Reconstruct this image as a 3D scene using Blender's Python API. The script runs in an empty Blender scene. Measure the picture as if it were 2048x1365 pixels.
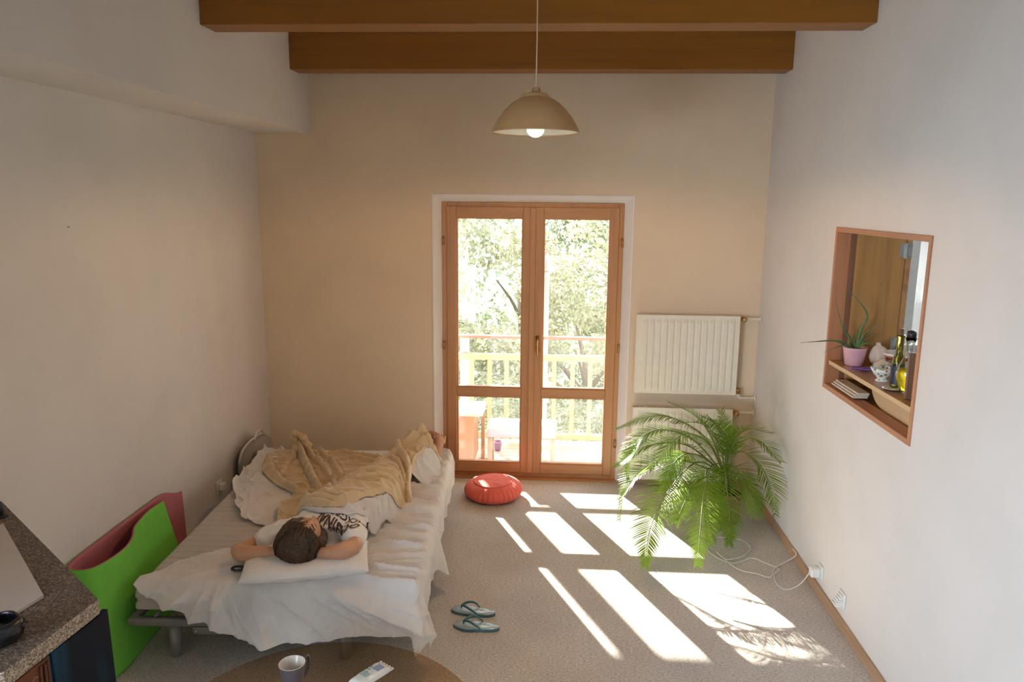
import bpy, bmesh, math, random
from mathutils import Vector, Matrix, noise
from mathutils.bvhtree import BVHTree
random.seed(7)
PI = math.pi
S = bpy.context.scene
COL = S.collection

# ------------------------------------------------------------------ camera
cam_d = bpy.data.cameras.new('camera'); cam = bpy.data.objects.new('camera', cam_d); COL.objects.link(cam)
cam_d.sensor_width = 36.0; cam_d.lens = 1500.0 / 2048.0 * 36.0
cam_d.clip_start = 0.05; cam_d.clip_end = 200
cam.matrix_world = Matrix.Translation((0, 0, 2.3)) @ (
    Matrix.Rotation(.0551, 4, 'Z') @ Matrix.Rotation(PI/2 - .1855, 4, 'X') @ Matrix.Rotation(.0098, 4, 'Z'))
S.camera = cam

# ------------------------------------------------------------------ light
S.view_settings.view_transform = 'Standard'; S.view_settings.look = 'None'
S.view_settings.gamma = 1.0; S.view_settings.use_curve_mapping = False
S.view_settings.exposure = 0.30
world = bpy.data.worlds.new('sky'); S.world = world; world.use_nodes = True
bgn = world.node_tree.nodes['Background']
bgn.inputs[0].default_value = (.80, .90, 1.0, 1); bgn.inputs[1].default_value = 5.6
sun_d = bpy.data.lights.new('sun', 'SUN'); sun = bpy.data.objects.new('sun', sun_d); COL.objects.link(sun)
sun_d.energy = 34.0; sun_d.color = (1.0, .93, .82); sun_d.angle = math.radians(.6)
sun.location = (-6, 20, 9)
sun.rotation_euler = Vector((.44, -1.0, -.497)).to_track_quat('-Z', 'Y').to_euler()

def area(name, loc, aim, sx, sy, e, color, spread=180):
    d = bpy.data.lights.new(name, 'AREA'); d.shape = 'RECTANGLE'; d.size = sx; d.size_y = sy
    d.energy = e; d.color = color
    o = bpy.data.objects.new(name, d); COL.objects.link(o); o.location = loc
    o.rotation_euler = (Vector(aim) - Vector(loc)).to_track_quat('-Z', 'Y').to_euler(); d.spread = math.radians(spread)
    return o
# unseen cool fill lights, added: one at the added left wall window, one overhead
area('added_fill_left', (-2.2, -.3, 1.55), (1.6, 3.1, .7), 1.3, 1.2, 30, (.66, .82, 1.0), 80)
area('added_fill_overhead', (.9, -.6, 3.5), (.6, 3.6, 0), 1.4, 1.0, 5, (.80, .89, 1.0), 120)

# ------------------------------------------------------------------ materials
MAT = {}
def nm(name):
    m = bpy.data.materials.new(name); m.use_nodes = True
    nt = m.node_tree; b = nt.nodes['Principled BSDF']
    MAT[name] = m
    return m, nt, b
def ramp(nt, fac, stops):
    r = nt.nodes.new('ShaderNodeValToRGB'); e = r.color_ramp.elements
    while len(e) < len(stops): e.new(.5)
    for i, (p, c) in enumerate(stops):
        e[i].position = p; e[i].color = (*c, 1)
    nt.links.new(fac, r.inputs[0]); return r.outputs[0]
def texco(nt, scale=(1, 1, 1), rot=(0, 0, 0), kind='Object'):
    tc = nt.nodes.new('ShaderNodeTexCoord'); mp = nt.nodes.new('ShaderNodeMapping')
    mp.inputs['Scale'].default_value = scale; mp.inputs['Rotation'].default_value = rot
    nt.links.new(tc.outputs[kind], mp.inputs[0]); return mp.outputs[0]
def nz(nt, vec, scale, detail=4, rough=.55):
    n = nt.nodes.new('ShaderNodeTexNoise'); n.inputs['Scale'].default_value = scale
    n.inputs['Detail'].default_value = detail; n.inputs['Roughness'].default_value = rough
    nt.links.new(vec, n.inputs['Vector']); return n.outputs['Fac']
def bump(nt, b, h, strength, dist=.01):
    n = nt.nodes.new('ShaderNodeBump'); n.inputs['Strength'].default_value = strength
    n.inputs['Distance'].default_value = dist
    nt.links.new(h, n.inputs['Height']); nt.links.new(n.outputs[0], b.inputs['Normal'])
def dk(c, k): return tuple(x * k for x in c)
def plain(name, c, rough=.5, metal=0.0, var=.12, sc=18, bmp=0.0, bsc=200, spec=.5, **kw):
    m, nt, b = nm(name)
    v = texco(nt)
    c1 = ramp(nt, nz(nt, v, sc), [(.3, dk(c, 1 - var)), (.7, dk(c, 1 + var * .5))])
    nt.links.new(c1, b.inputs['Base Color'])
    b.inputs['Roughness'].default_value = rough; b.inputs['Metallic'].default_value = metal
    b.inputs['Specular IOR Level'].default_value = spec
    if bmp: bump(nt, b, nz(nt, v, bsc, 3), bmp, .004)
    for k, val in kw.items(): b.inputs[k.replace('_', ' ')].default_value = val
    return m
def wood(name, c, axis='x', rough=.45, contrast=.35, fine=1.0):
    m, nt, b = nm(name)
    s = {'x': (1.2, 22, 22), 'y': (22, 1.2, 22), 'z': (22, 22, 1.2)}[axis]
    v = texco(nt, tuple(q * fine for q in s))
    g = nz(nt, v, 1.6, 6, .6)
    v2 = texco(nt, tuple(q * .25 * fine for q in s)); g2 = nz(nt, v2, 2.0, 3)
    mx = nt.nodes.new('ShaderNodeMath'); mx.operation = 'ADD'
    nt.links.new(g, mx.inputs[0]); nt.links.new(g2, mx.inputs[1])
    m2 = nt.nodes.new('ShaderNodeMath'); m2.operation = 'MULTIPLY'; m2.inputs[1].default_value = .5
    nt.links.new(mx.outputs[0], m2.inputs[0])
    col = ramp(nt, m2.outputs[0], [(.36, dk(c, 1 - contrast)), (.5, c), (.66, dk(c, 1 + contrast * .45))])
    nt.links.new(col, b.inputs['Base Color']); b.inputs['Roughness'].default_value = rough
    bump(nt, b, g, .12, .003)
    return m
def fabric(name, c, transl=.0, rough=.9, weave=900, sheen=.2, var=.05, bmp=.15):
    m, nt, b = nm(name)
    v = texco(nt)
    col = ramp(nt, nz(nt, v, 6, 3), [(.3, dk(c, 1 - var)), (.7, dk(c, 1 + var))])
    nt.links.new(col, b.inputs['Base Color']); b.inputs['Roughness'].default_value = rough
    b.inputs['Sheen Weight'].default_value = sheen; b.inputs['Specular IOR Level'].default_value = .15
    bump(nt, b, nz(nt, v, weave, 2), bmp, .002)
    if transl:
        out = nt.nodes['Material Output']; t = nt.nodes.new('ShaderNodeBsdfTranslucent')
        nt.links.new(col, t.inputs[0]); mx = nt.nodes.new('ShaderNodeMixShader'); mx.inputs[0].default_value = transl
        nt.links.new(b.outputs[0], mx.inputs[1]); nt.links.new(t.outputs[0], mx.inputs[2])
        nt.links.new(mx.outputs[0], out.inputs[0])
    return m

def wall_mat(name, c, smudge=None):
    m, nt, b = nm(name)
    v = texco(nt)
    f = nz(nt, v, 1.3, 5, .6)
    col = ramp(nt, f, [(.3, dk(c, .93)), (.55, c), (.8, dk(c, 1.03))])
    if smudge:   # old grey-green scuff marks on the plaster
        for (ctr, sz, sc, k) in smudge:
            tc = nt.nodes.new('ShaderNodeTexCoord'); mp = nt.nodes.new('ShaderNodeMapping')
            mp.inputs['Location'].default_value = tuple(-a / q for a, q in zip(ctr, sz))
            mp.inputs['Scale'].default_value = tuple(1 / q for q in sz)
            nt.links.new(tc.outputs['Object'], mp.inputs[0])
            gr = nt.nodes.new('ShaderNodeTexGradient'); gr.gradient_type = 'SPHERICAL'
            nt.links.new(mp.outputs[0], gr.inputs[0])
            n2 = nz(nt, v, 7, 5); mu = nt.nodes.new('ShaderNodeMath'); mu.operation = 'MULTIPLY'
            nt.links.new(gr.outputs[1], mu.inputs[0]); nt.links.new(n2, mu.inputs[1])
            m3 = nt.nodes.new('ShaderNodeMath'); m3.operation = 'MULTIPLY'; m3.inputs[1].default_value = k
            m3.use_clamp = True; nt.links.new(mu.outputs[0], m3.inputs[0])
            mx = nt.nodes.new('ShaderNodeMix'); mx.data_type = 'RGBA'
            nt.links.new(m3.outputs[0], mx.inputs[0]); nt.links.new(col, mx.inputs[6]); mx.inputs[7].default_value = (*sc, 1)
            col = mx.outputs[2]
    nt.links.new(col, b.inputs['Base Color']); b.inputs['Roughness'].default_value = .92
    b.inputs['Specular IOR Level'].default_value = .2
    bump(nt, b, nz(nt, v, 60, 4), .10, .004)
    return m
WALL = (.74, .70, .655)
wall_mat('plaster', WALL)
wall_mat('plaster_right', WALL, [((1.62, 5.35, .78), (.3, .42, .45), (.42, .42, .30), 1.1)])
wall_mat('plaster_back_glow', (.80, .645, .465))  # warm glow around the door put into the back wall colour
wall_mat('reveal_white', (.84, .80, .75))

m, nt, b = nm('carpet')
v = texco(nt); n1 = nz(nt, v, 150, 4, .7); n2 = nz(nt, texco(nt, (50, 130, 50)), 1.2, 4, .7); n3 = nz(nt, v, 2.2, 4)
a = nt.nodes.new('ShaderNodeMath'); a.operation = 'ADD'; nt.links.new(n1, a.inputs[0]); nt.links.new(n2, a.inputs[1])
h = nt.nodes.new('ShaderNodeMath'); h.operation = 'MULTIPLY'; h.inputs[1].default_value = .5; nt.links.new(a.outputs[0], h.inputs[0])
c1 = ramp(nt, h.outputs[0], [(.37, (.16, .13, .105)), (.44, (.46, .41, .365)), (.54, (.67, .62, .565)), (.64, (.79, .745, .69))])
c2 = ramp(nt, n3, [(.28, (.86, .86, .86)), (.6, (1, 1, 1))])
mx = nt.nodes.new('ShaderNodeMix'); mx.data_type = 'RGBA'; mx.blend_type = 'MULTIPLY'; mx.inputs[0].default_value = 1
nt.links.new(c1, mx.inputs[6]); nt.links.new(c2, mx.inputs[7])
nt.links.new(mx.outputs[2], b.inputs['Base Color']); b.inputs['Roughness'].default_value = .97
b.inputs['Specular IOR Level'].default_value = .1; b.inputs['Sheen Weight'].default_value = .15
bump(nt, b, h.outputs[0], .55, .012)

wood('beam_wood', (.27, .10, .006), 'x', .42, .22)
wood('door_wood', (.52, .26, .11), 'z', .40, .18)
wood('door_wood_x', (.52, .26, .11), 'x', .40, .18)
wood('baseboard_wood', (.46, .285, .165), 'y', .5, .2)
wood('baseboard_wood_x', (.46, .285, .165), 'x', .5, .2)
wood('hatch_frame_wood', (.46, .20, .095), 'z', .42, .2)
wood('hatch_frame_wood_y', (.46, .20, .095), 'y', .42, .2)
wood('panel_wood', (.40, .20, .06), 'z', .45, .25)
wood('shelf_wood', (.42, .21, .085), 'y', .28, .3)
wood('riser_wood', (.62, .42, .22), 'y', .5, .25)
wood('dark_board', (.20, .10, .055), 'z', .4, .25)
wood('rail_wood', (.56, .40, .27), 'x', .6, .2)
wood('rail_wood_z', (.56, .40, .27), 'z', .6, .2)
wood('rail_red', (.45, .16, .13), 'x', .6, .2)
wood('deck_wood', (.55, .50, .43), 'x', .7, .2)
wood('garden_wood', (.55, .33, .2), 'z', .6, .2)
wood('carved_wood', (.15, .045, .018), 'z', .5, .4)
plain('white_paint', (.80, .80, .78), .35, var=.04)
plain('radiator_enamel', (.84, .79, .66), .3, var=.04)
plain('pipe_white', (.80, .74, .64), .35, var=.05)
plain('brass', (.55, .32, .14), .35, 1.0, var=.2, sc=60)
plain('steel', (.45, .46, .46), .35, 1.0)
plain('chrome', (.75, .75, .76), .15, 1.0)
plain('socket_plastic', (.80, .80, .77), .3, var=.03)
plain('cable_white', (.74, .72, .66), .45, var=.03)
fabric('sheet_white', (.79, .77, .745), .28, bmp=.2, sheen=.1)
fabric('fitted_white', (.79, .765, .73), .12, bmp=.2, sheen=.1)
fabric('pillow_white', (.76, .73, .69), .0, bmp=.15)
fabric('tshirt_white', (.76, .73, .68), .0, weave=1400)
fabric('blanket_beige', (.58, .43, .245), .0, weave=420, sheen=.6, bmp=.4)
fabric('cushion_coral', (.83, .16, .115), .0, weave=900, bmp=.2)
fabric('mattress_ticking', (.50, .46, .42), .0, weave=500)
fabric('bag_grey', (.30, .26, .22), .0, weave=500, bmp=.4)
fabric('bag_trim', (.60, .56, .50), .0)
fabric('cloth_pale', (.72, .70, .80), .45)
plain('bed_metal', (.22, .21, .20), .4, .3, var=.08)
plain('screw_metal', (.55, .52, .46), .3, 1.0)
plain('skin', (.60, .325, .19), .5, var=.07, sc=25, Subsurface_Weight=.12, Subsurface_Scale=.02)
plain('lips', (.55, .20, .15), .4, var=.05)
plain('bracelet_dark', (.06, .045, .03), .25, var=.3)
plain('ink', (.085, .045, .04), .8)
plain('mat_green', (.20, .60, .085), .85, var=.05, bmp=.3, bsc=300, spec=.1)
plain('mat_pink', (.50, .175, .20), .85, var=.05, bmp=.3, bsc=300, spec=.1)
plain('pot_pink', (.72, .40, .45), .45, var=.03)
plain('pot_purple', (.30, .13, .34), .4, var=.05)
plain('soil', (.07, .045, .03), 1.0, var=.4, sc=90, bmp=.6)
plain('aloe', (.10, .16, .05), .45, var=.25, sc=40)
plain('garlic', (.72, .55, .42), .6, var=.15, sc=20)
plain('porcelain', (.82, .80, .75), .2, var=.03)
plain('purple_plastic', (.13, .05, .20), .35, var=.05)
plain('bottle_label', (.03, .03, .05), .5)
plain('lamp_enamel', (.62, .40, .19), .35, var=.04)
plain('lamp_inside', (.85, .80, .62), .5, var=.03)
plain('cord_white', (.75, .66, .50), .5, var=.03)
plain('flipflop_teal', (.07, .16, .19), .5, var=.1)
plain('flipflop_strap', (.045, .17, .19), .3, var=.1)
plain('flipflop_top', (.36, .47, .52), .25, var=.2, sc=30)
plain('mug_white', (.72, .66, .58), .25, var=.03)
plain('mug_grey', (.13, .12, .14), .35, var=.05)
plain('pack_film', (.70, .70, .66), .22, var=.08, sc=30, bmp=.4, bsc=60)
plain('pack_blue', (.22, .30, .42), .3)
plain('pack_green', (.16, .30, .14), .3)
plain('pack_teal', (.35, .50, .48), .3)
plain('black_glaze', (.012, .012, .016), .3, var=.3, bmp=.6, bsc=60)
plain('card_white', (.62, .57, .53), .6, var=.03)
plain('napkin', (.66, .58, .48), .8, var=.08)
plain('pattern_green', (.12, .32, .18), .4, var=.2)
plain('pattern_red', (.50, .14, .09), .4, var=.2)
plain('pot_clay', (.33, .17, .10), .7, var=.15)
plain('post_lilac', (.62, .56, .68), .5, var=.05)
plain('black_plastic', (.02, .02, .02), .4)
plain('bark', (.20, .15, .11), .9, var=.3, sc=30)
plain('ground_green', (.10, .16, .06), 1, var=.4, sc=2)
plain('letters_grey', (.42, .45, .5), .6)
plain('carving_gold', (.42, .22, .11), .5)

m, nt, b = nm('bowl_floral')
vo = nt.nodes.new('ShaderNodeTexVoronoi'); vo.inputs['Scale'].default_value = 55; nt.links.new(texco(nt), vo.inputs[0])
r = nt.nodes.new('ShaderNodeValToRGB'); e = r.color_ramp; e.interpolation = 'CONSTANT'
e.elements[0].position = 0; e.elements[0].color = (.08, .28, .16, 1); e.elements[1].position = .3; e.elements[1].color = (.80, .78, .72, 1)
q = e.elements.new(.72); q.color = (.55, .15, .10, 1)
s = nt.nodes.new('ShaderNodeSeparateColor'); nt.links.new(vo.outputs['Color'], s.inputs[0]); nt.links.new(s.outputs[0], r.inputs[0])
mx = nt.nodes.new('ShaderNodeMix'); mx.data_type = 'RGBA'; gt = nt.nodes.new('ShaderNodeMath'); gt.operation = 'LESS_THAN'; gt.inputs[1].default_value = .0085
nt.links.new(vo.outputs['Distance'], gt.inputs[0]); nt.links.new(gt.outputs[0], mx.inputs[0]); gt.inputs[1].default_value = .42
mx.inputs[6].default_value = (.80, .78, .72, 1); nt.links.new(r.outputs[0], mx.inputs[7]); nt.links.new(mx.outputs[2], b.inputs['Base Color']); b.inputs['Roughness'].default_value = .2

m, nt, b = nm('chipboard')
vo = nt.nodes.new('ShaderNodeTexVoronoi'); vo.inputs['Scale'].default_value = 190; nt.links.new(texco(nt), vo.inputs[0])
s = nt.nodes.new('ShaderNodeSeparateColor'); nt.links.new(vo.outputs['Color'], s.inputs[0])
c = ramp(nt, s.outputs[0], [(.0, (.055, .04, .033)), (.45, (.14, .105, .082)), (.8, (.20, .155, .12)), (1, (.36, .30, .23))])
nt.links.new(c, b.inputs['Base Color']); b.inputs['Roughness'].default_value = .6; bump(nt, b, s.outputs[1], .15, .002)
m, nt, b = nm('chipboard_edge')
vo = nt.nodes.new('ShaderNodeTexVoronoi'); vo.inputs['Scale'].default_value = 230; nt.links.new(texco(nt), vo.inputs[0])
s = nt.nodes.new('ShaderNodeSeparateColor'); nt.links.new(vo.outputs['Color'], s.inputs[0])
c = ramp(nt, s.outputs[0], [(.0, (.14, .10, .075)), (.5, (.34, .27, .20)), (1, (.66, .56, .43))])
nt.links.new(c, b.inputs['Base Color']); b.inputs['Roughness'].default_value = .7

m, nt, b = nm('poster_dark')
v = texco(nt, (9, 9, 1.6))
c = ramp(nt, nz(nt, v, 1.0, 2), [(.45, (.010, .013, .022)), (.62, (.012, .035, .06)), (.75, (.01, .07, .12))])
nt.links.new(c, b.inputs['Base Color']); b.inputs['Roughness'].default_value = .6; b.inputs['Specular IOR Level'].default_value = .15

m, nt, b = nm('hair')
v = texco(nt, (60, 9, 60)); g = nz(nt, v, 1.5, 5, .7)
c = ramp(nt, g, [(.3, (.022, .010, .004)), (.55, (.07, .034, .013)), (.75, (.20, .11, .05))])
nt.links.new(c, b.inputs['Base Color']); b.inputs['Roughness'].default_value = .42; bump(nt, b, g, .8, .006)

def leaf_mat(name, c, transl=.45, rough=.35, var=.3):
    m, nt, b = nm(name)
    oi = nt.nodes.new('ShaderNodeNewGeometry'); v = texco(nt)
    col = ramp(nt, nz(nt, v, 5, 2), [(.3, dk(c, 1 - var)), (.7, dk(c, 1 + var))])
    nt.links.new(col, b.inputs['Base Color']); b.inputs['Roughness'].default_value = rough
    t = nt.nodes.new('ShaderNodeBsdfTranslucent'); mxc = nt.nodes.new('ShaderNodeMix'); mxc.data_type = 'RGBA'
    mxc.inputs[0].default_value = .5; nt.links.new(col, mxc.inputs[6]); mxc.inputs[7].default_value = (c[0]*1.5, c[1]*1.45, c[2]*(.4 if c[2] < .1 else 1.0), 1)
    nt.links.new(mxc.outputs[2], t.inputs[0])
    mx = nt.nodes.new('ShaderNodeMixShader'); mx.inputs[0].default_value = transl
    nt.links.new(b.outputs[0], mx.inputs[1]); nt.links.new(t.outputs[0], mx.inputs[2])
    nt.links.new(mx.outputs[0], nt.nodes['Material Output'].inputs[0])
    return m
leaf_mat('palm_leaf', (.17, .29, .03), .48, .3)
leaf_mat('palm_stem', (.20, .26, .06), .1, .5)
leaf_mat('tree_leaf_a', (.30, .30, .21), .5, .6)
leaf_mat('tree_leaf_b', (.34, .325, .23), .5, .6)
leaf_mat('tree_leaf_c', (.24, .265, .19), .5, .6)

def glassy(name, tint, haze=.0, haze_col=(.9, .9, .9), tfac=1.0, gloss=.06):
    """thin pane: see-through, weak mirror, a thin scattering veil mixed in to imitate haze"""
    m, nt, b = nm(name); nt.nodes.remove(b)
    t = nt.nodes.new('ShaderNodeBsdfTransparent'); t.inputs[0].default_value = (*tint, 1)
    g = nt.nodes.new('ShaderNodeBsdfGlossy'); g.inputs['Roughness'].default_value = .02
    m1 = nt.nodes.new('ShaderNodeMixShader'); m1.inputs[0].default_value = gloss*.5
    nt.links.new(t.outputs[0], m1.inputs[1]); nt.links.new(g.outputs[0], m1.inputs[2])
    out = m1.outputs[0]
    if haze:  # pale veil mixed over the pane to imitate haze
        d = nt.nodes.new('ShaderNodeBsdfTranslucent'); d.inputs[0].default_value = (*haze_col, 1)
        f = nz(nt, texco(nt), 3.0, 6, .65)
        k = nt.nodes.new('ShaderNodeMath'); k.operation = 'MULTIPLY'; k.inputs[1].default_value = haze * 2; nt.links.new(f, k.inputs[0])
        m2 = nt.nodes.new('ShaderNodeMixShader'); nt.links.new(k.outputs[0], m2.inputs[0])
        nt.links.new(out, m2.inputs[1]); nt.links.new(d.outputs[0], m2.inputs[2]); out = m2.outputs[0]
    nt.links.new(out, nt.nodes['Material Output'].inputs[0]); return m
glassy('door_glass', (.98, .99, .98), .009)
glassy('window_glass', (.98, .99, 1), .02)
glassy('smoked_glass', (.86, .75, .62))
m, nt, b = nm('clear_glass'); b.inputs['Transmission Weight'].default_value = 1; b.inputs['Roughness'].default_value = .02; b.inputs['Base Color'].default_value = (.97, .98, .96, 1); b.inputs['IOR'].default_value = 1.3
m, nt, b = nm('olive_glass'); b.inputs['Transmission Weight'].default_value = .9; b.inputs['Roughness'].default_value = .05; b.inputs['Base Color'].default_value = (.34, .29, .05, 1); b.inputs['IOR'].default_value = 1.3
m, nt, b = nm('oil'); b.inputs['Transmission Weight'].default_value = .55; b.inputs['Roughness'].default_value = .1; b.inputs['Base Color'].default_value = (.85, .62, .02, 1); b.inputs['IOR'].default_value = 1.2
m, nt, b = nm('bulb_glow')
b.inputs['Base Color'].default_value = (.9, .85, .8, 1); b.inputs['Emission Color'].default_value = (1, .80, .62, 1); b.inputs['Emission Strength'].default_value = 1.0

# ------------------------------------------------------------------ mesh helpers
def box(bm, a, b, mi=0):
    x0, y0, z0 = a; x1, y1, z1 = b
    v = [bm.verts.new(p) for p in ((x0,y0,z0),(x1,y0,z0),(x1,y1,z0),(x0,y1,z0),(x0,y0,z1),(x1,y0,z1),(x1,y1,z1),(x0,y1,z1))]
    for q in ((0,3,2,1),(4,5,6,7),(0,1,5,4),(1,2,6,5),(2,3,7,6),(3,0,4,7)):
        f = bm.faces.new([v[i] for i in q]); f.material_index = mi
def tube(bm, pts, r, n=10, cap=True, mi=0):
    pts = [Vector(p) for p in pts]; rr = r if isinstance(r, (list, tuple)) else [r] * len(pts)
    rings = []; up = None
    for i, p in enumerate(pts):
        t = (pts[min(i+1, len(pts)-1)] - pts[max(i-1, 0)]).normalized()
        if up is None: up = Vector((0,0,1)) if abs(t.z) < .9 else Vector((1,0,0))
        s = t.cross(up).normalized(); up = s.cross(t).normalized()
        rings.append([bm.verts.new(p + (s*math.cos(2*PI*k/n) + up*math.sin(2*PI*k/n)) * rr[i]) for k in range(n)])
    for a, b in zip(rings, rings[1:]):
        for k in range(n):
            f = bm.faces.new((a[k], a[(k+1)%n], b[(k+1)%n], b[k])); f.material_index = mi
    if cap:
        bm.faces.new(rings[0][::-1]).material_index = mi; bm.faces.new(rings[-1]).material_index = mi
def lathe(bm, prof, c=(0,0,0), n=32, axis=None, mi=0, sx=1, sy=1):
    M = Matrix.Translation(c) @ (axis.to_track_quat('Z','Y').to_matrix().to_4x4() if axis else Matrix.Identity(4))
    rings = []
    for r, z in prof:
        if r < 1e-5: rings.append([bm.verts.new(M @ Vector((0,0,z)))])
        else: rings.append([bm.verts.new(M @ Vector((r*sx*math.cos(2*PI*k/n), r*sy*math.sin(2*PI*k/n), z))) for k in range(n)])
    for a, b in zip(rings, rings[1:]):
        for k in range(n):
            k2 = (k+1) % n
            if len(a) == 1 and len(b) == 1: continue
            if len(a) == 1: f = bm.faces.new((a[0], b[k], b[k2]))
            elif len(b) == 1: f = bm.faces.new((a[k], a[k2], b[0]))
            else: f = bm.faces.new((a[k], a[k2], b[k2], b[k]))
            f.material_index = mi
def prism(bm, poly, z0, z1, mi=0):
    lo = [bm.verts.new((x, y, z0)) for x, y in poly]; hi = [bm.verts.new((x, y, z1)) for x, y in poly]
    n = len(poly)
    bm.faces.new(lo[::-1]).material_index = mi; bm.faces.new(hi).material_index = mi
    for k in range(n):
        bm.faces.new((lo[k], lo[(k+1)%n], hi[(k+1)%n], hi[k])).material_index = mi
def grid(bm, nu, nv, fn, mi=0, skip=None):
    vs = [[bm.verts.new(fn(i/(nu-1), j/(nv-1))) for i in range(nu)] for j in range(nv)]
    for j in range(nv-1):
        for i in range(nu-1):
            if skip and skip((i+.5)/(nu-1), (j+.5)/(nv-1)): continue
            bm.faces.new((vs[j][i], vs[j][i+1], vs[j+1][i+1], vs[j+1][i])).material_index = mi
def frame_rect(bm, x0, x1, z0, z1, w, y0, y1, wb=None):
    """upright rectangular frame in the x-z plane"""
    wb = w if wb is None else wb
    box(bm, (x0, y0, z0), (x0+w, y1, z1)); box(bm, (x1-w, y0, z0), (x1, y1, z1))
    box(bm, (x0+w, y0, z1-w), (x1-w, y1, z1)); box(bm, (x0+w, y0, z0), (x1-w, y1, z0+wb))

WL = {}
def wloc(o): return WL.get(o.name, Vector((0,0,0)))
def obj(name, bm, mats, parent=None, smooth=False, bevel=0, solid=0, sub=0, fixn=True, seg=2):
    if fixn: bmesh.ops.recalc_face_normals(bm, faces=bm.faces)
    me = bpy.data.meshes.new(name)
    off = wloc(parent) if parent else Vector((0,0,0))
    if parent: bmesh.ops.translate(bm, verts=bm.verts, vec=-off)
    bm.to_mesh(me); bm.free()
    for mm in (mats if isinstance(mats, (list, tuple)) else [mats]): me.materials.append(MAT[mm])
    if smooth:
        for p in me.polygons: p.use_smooth = True
    o = bpy.data.objects.new(name, me); COL.objects.link(o)
    if parent: o.parent = parent
    WL[o.name] = off
    if solid:
        md = o.modifiers.new('thick', 'SOLIDIFY'); md.thickness = abs(solid); md.offset = 1 if solid > 0 else -1
    if bevel:
        md = o.modifiers.new('bevel', 'BEVEL'); md.width = bevel; md.segments = seg; md.limit_method = 'ANGLE'; md.angle_limit = math.radians(50)
        for p in me.polygons: p.use_smooth = False
    if sub:
        md = o.modifiers.new('sub', 'SUBSURF'); md.levels = sub; md.render_levels = sub
    return o
def tag(o, label=None, cat=None, group=None, kind=None):
    if label: o['label'] = label
    if cat: o['category'] = cat
    if group: o['group'] = group
    if kind: o['kind'] = kind
    return o
def thing(name, label, cat, loc, group=None):
    o = bpy.data.objects.new(name, None); COL.objects.link(o); o.location = loc; o.empty_display_size = .05
    WL[o.name] = Vector(loc)
    return tag(o, label, cat, group)
def struct(name, bm, mats, parent=None, **k):
    o = obj(name, bm, mats, parent, **k)
    if parent is None: o['kind'] = 'structure'
    return o
def B(): return bmesh.new()
def catmull(P, n):
    P = [Vector(p) for p in P]; Q = [P[0]*2-P[1]] + P + [P[-1]*2-P[-2]]; out = []
    segs = len(P) - 1
    for i in range(n):
        t = i/(n-1)*segs; k = min(int(t), segs-1); f = t-k
        a, b_, c, d = Q[k:k+4]
        out.append(.5*((2*b_) + (c-a)*f + (2*a-5*b_+4*c-d)*f*f + (3*b_-a-3*c+d)*f*f*f))
    return out
def fbm(x, y, z=0): return noise.noise(Vector((x, y, z)))
def ridge(x, y, z=0): return (1 - abs(noise.noise(Vector((x, y, z)))) * 2.2)
def smooth01(t): t = max(0, min(1, t)); return t*t*(3-2*t)

# ================================================================== THE ROOM
D, XR, XL, XS = 5.95, 1.62, -2.363, -1.918
YB = -1.9; ZC = 3.62
bm = B(); box(bm, (XL-.2, YB-.2, -.12), (XR+.12, 6.05, 0)); struct('floor', bm, 'carpet')
bm = B(); box(bm, (XL-.2, YB-.2, ZC), (XR+.2, 6.3, ZC+.15)); struct('ceiling', bm, 'plaster')
# back wall: openings for the balcony door and the kitchen window
bm = B()
DX0, DX1, DZ = -.90, .542, 2.285           # door frame
RX0, RX1, RZ = -.962, .604, 2.335          # outer edge of the splayed reveal
Y1 = D+.34
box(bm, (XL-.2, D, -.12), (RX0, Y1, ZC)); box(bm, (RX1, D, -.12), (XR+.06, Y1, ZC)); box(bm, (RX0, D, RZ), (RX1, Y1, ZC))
struct('wall_back', bm, 'plaster_back_glow')
bm = B()
ya, yb = D, D+.07
def quad(bm, *p): bm.faces.new([bm.verts.new(q) for q in p])
quad(bm, (RX0, ya, 0), (DX0, yb, 0), (DX0, yb, DZ), (RX0, ya, RZ))
quad(bm, (RX1, ya, RZ), (DX1, yb, DZ), (DX1, yb, 0), (RX1, ya, 0))
quad(bm, (RX0, ya, RZ), (DX0, yb, DZ), (DX1, yb, DZ), (RX1, ya, RZ))
struct('trim_1', bm, 'reveal_white', fixn=False, solid=-.004)
bm = B()
box(bm, (RX0-.012, D-.006, 0), (RX0+.004, D+.01, RZ+.012)); box(bm, (RX1-.004, D-.006, 0), (RX1+.012, D+.01, RZ+.012)); box(bm, (RX0+.004, D-.006, RZ-.004), (RX1-.004, D+.01, RZ+.012))
struct('trim_2', bm, 'reveal_white', bevel=.004)

bm = B(); box(bm, (XL-.2, .55, 0), (XL, 6.0, ZC)); box(bm, (XL-.2, YB-.2, 0), (XL, -1.05, ZC)); box(bm, (XL-.2, -1.05, 0), (XL, .55, .9)); box(bm, (XL-.2, -1.05, 2.2), (XL, .55, ZC))
struct('wall_left', bm, 'plaster')
bm = B(); frame_rect(bm, -1.05, .55, .9, 2.2, .06, 0, .07)
bmesh.ops.transform(bm, matrix=Matrix.Translation((XL-.1, 0, 0)) @ Matrix.Rotation(PI/2, 4, 'Z'), verts=bm.verts)
w1 = struct('added_window_1', bm, 'white_paint', bevel=.005)  # unseen window, added as a source for the left fill light
bm = B(); box(bm, (XL-.075, -1.0, .95), (XL-.07, .5, 2.15)); obj('pane', bm, 'window_glass', w1)
# boxed-out upper part of the left wall
bm = B(); box(bm, (XL, YB, 2.80), (XS, D, ZC)); struct('wall_left_upper', bm, 'plaster')
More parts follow.
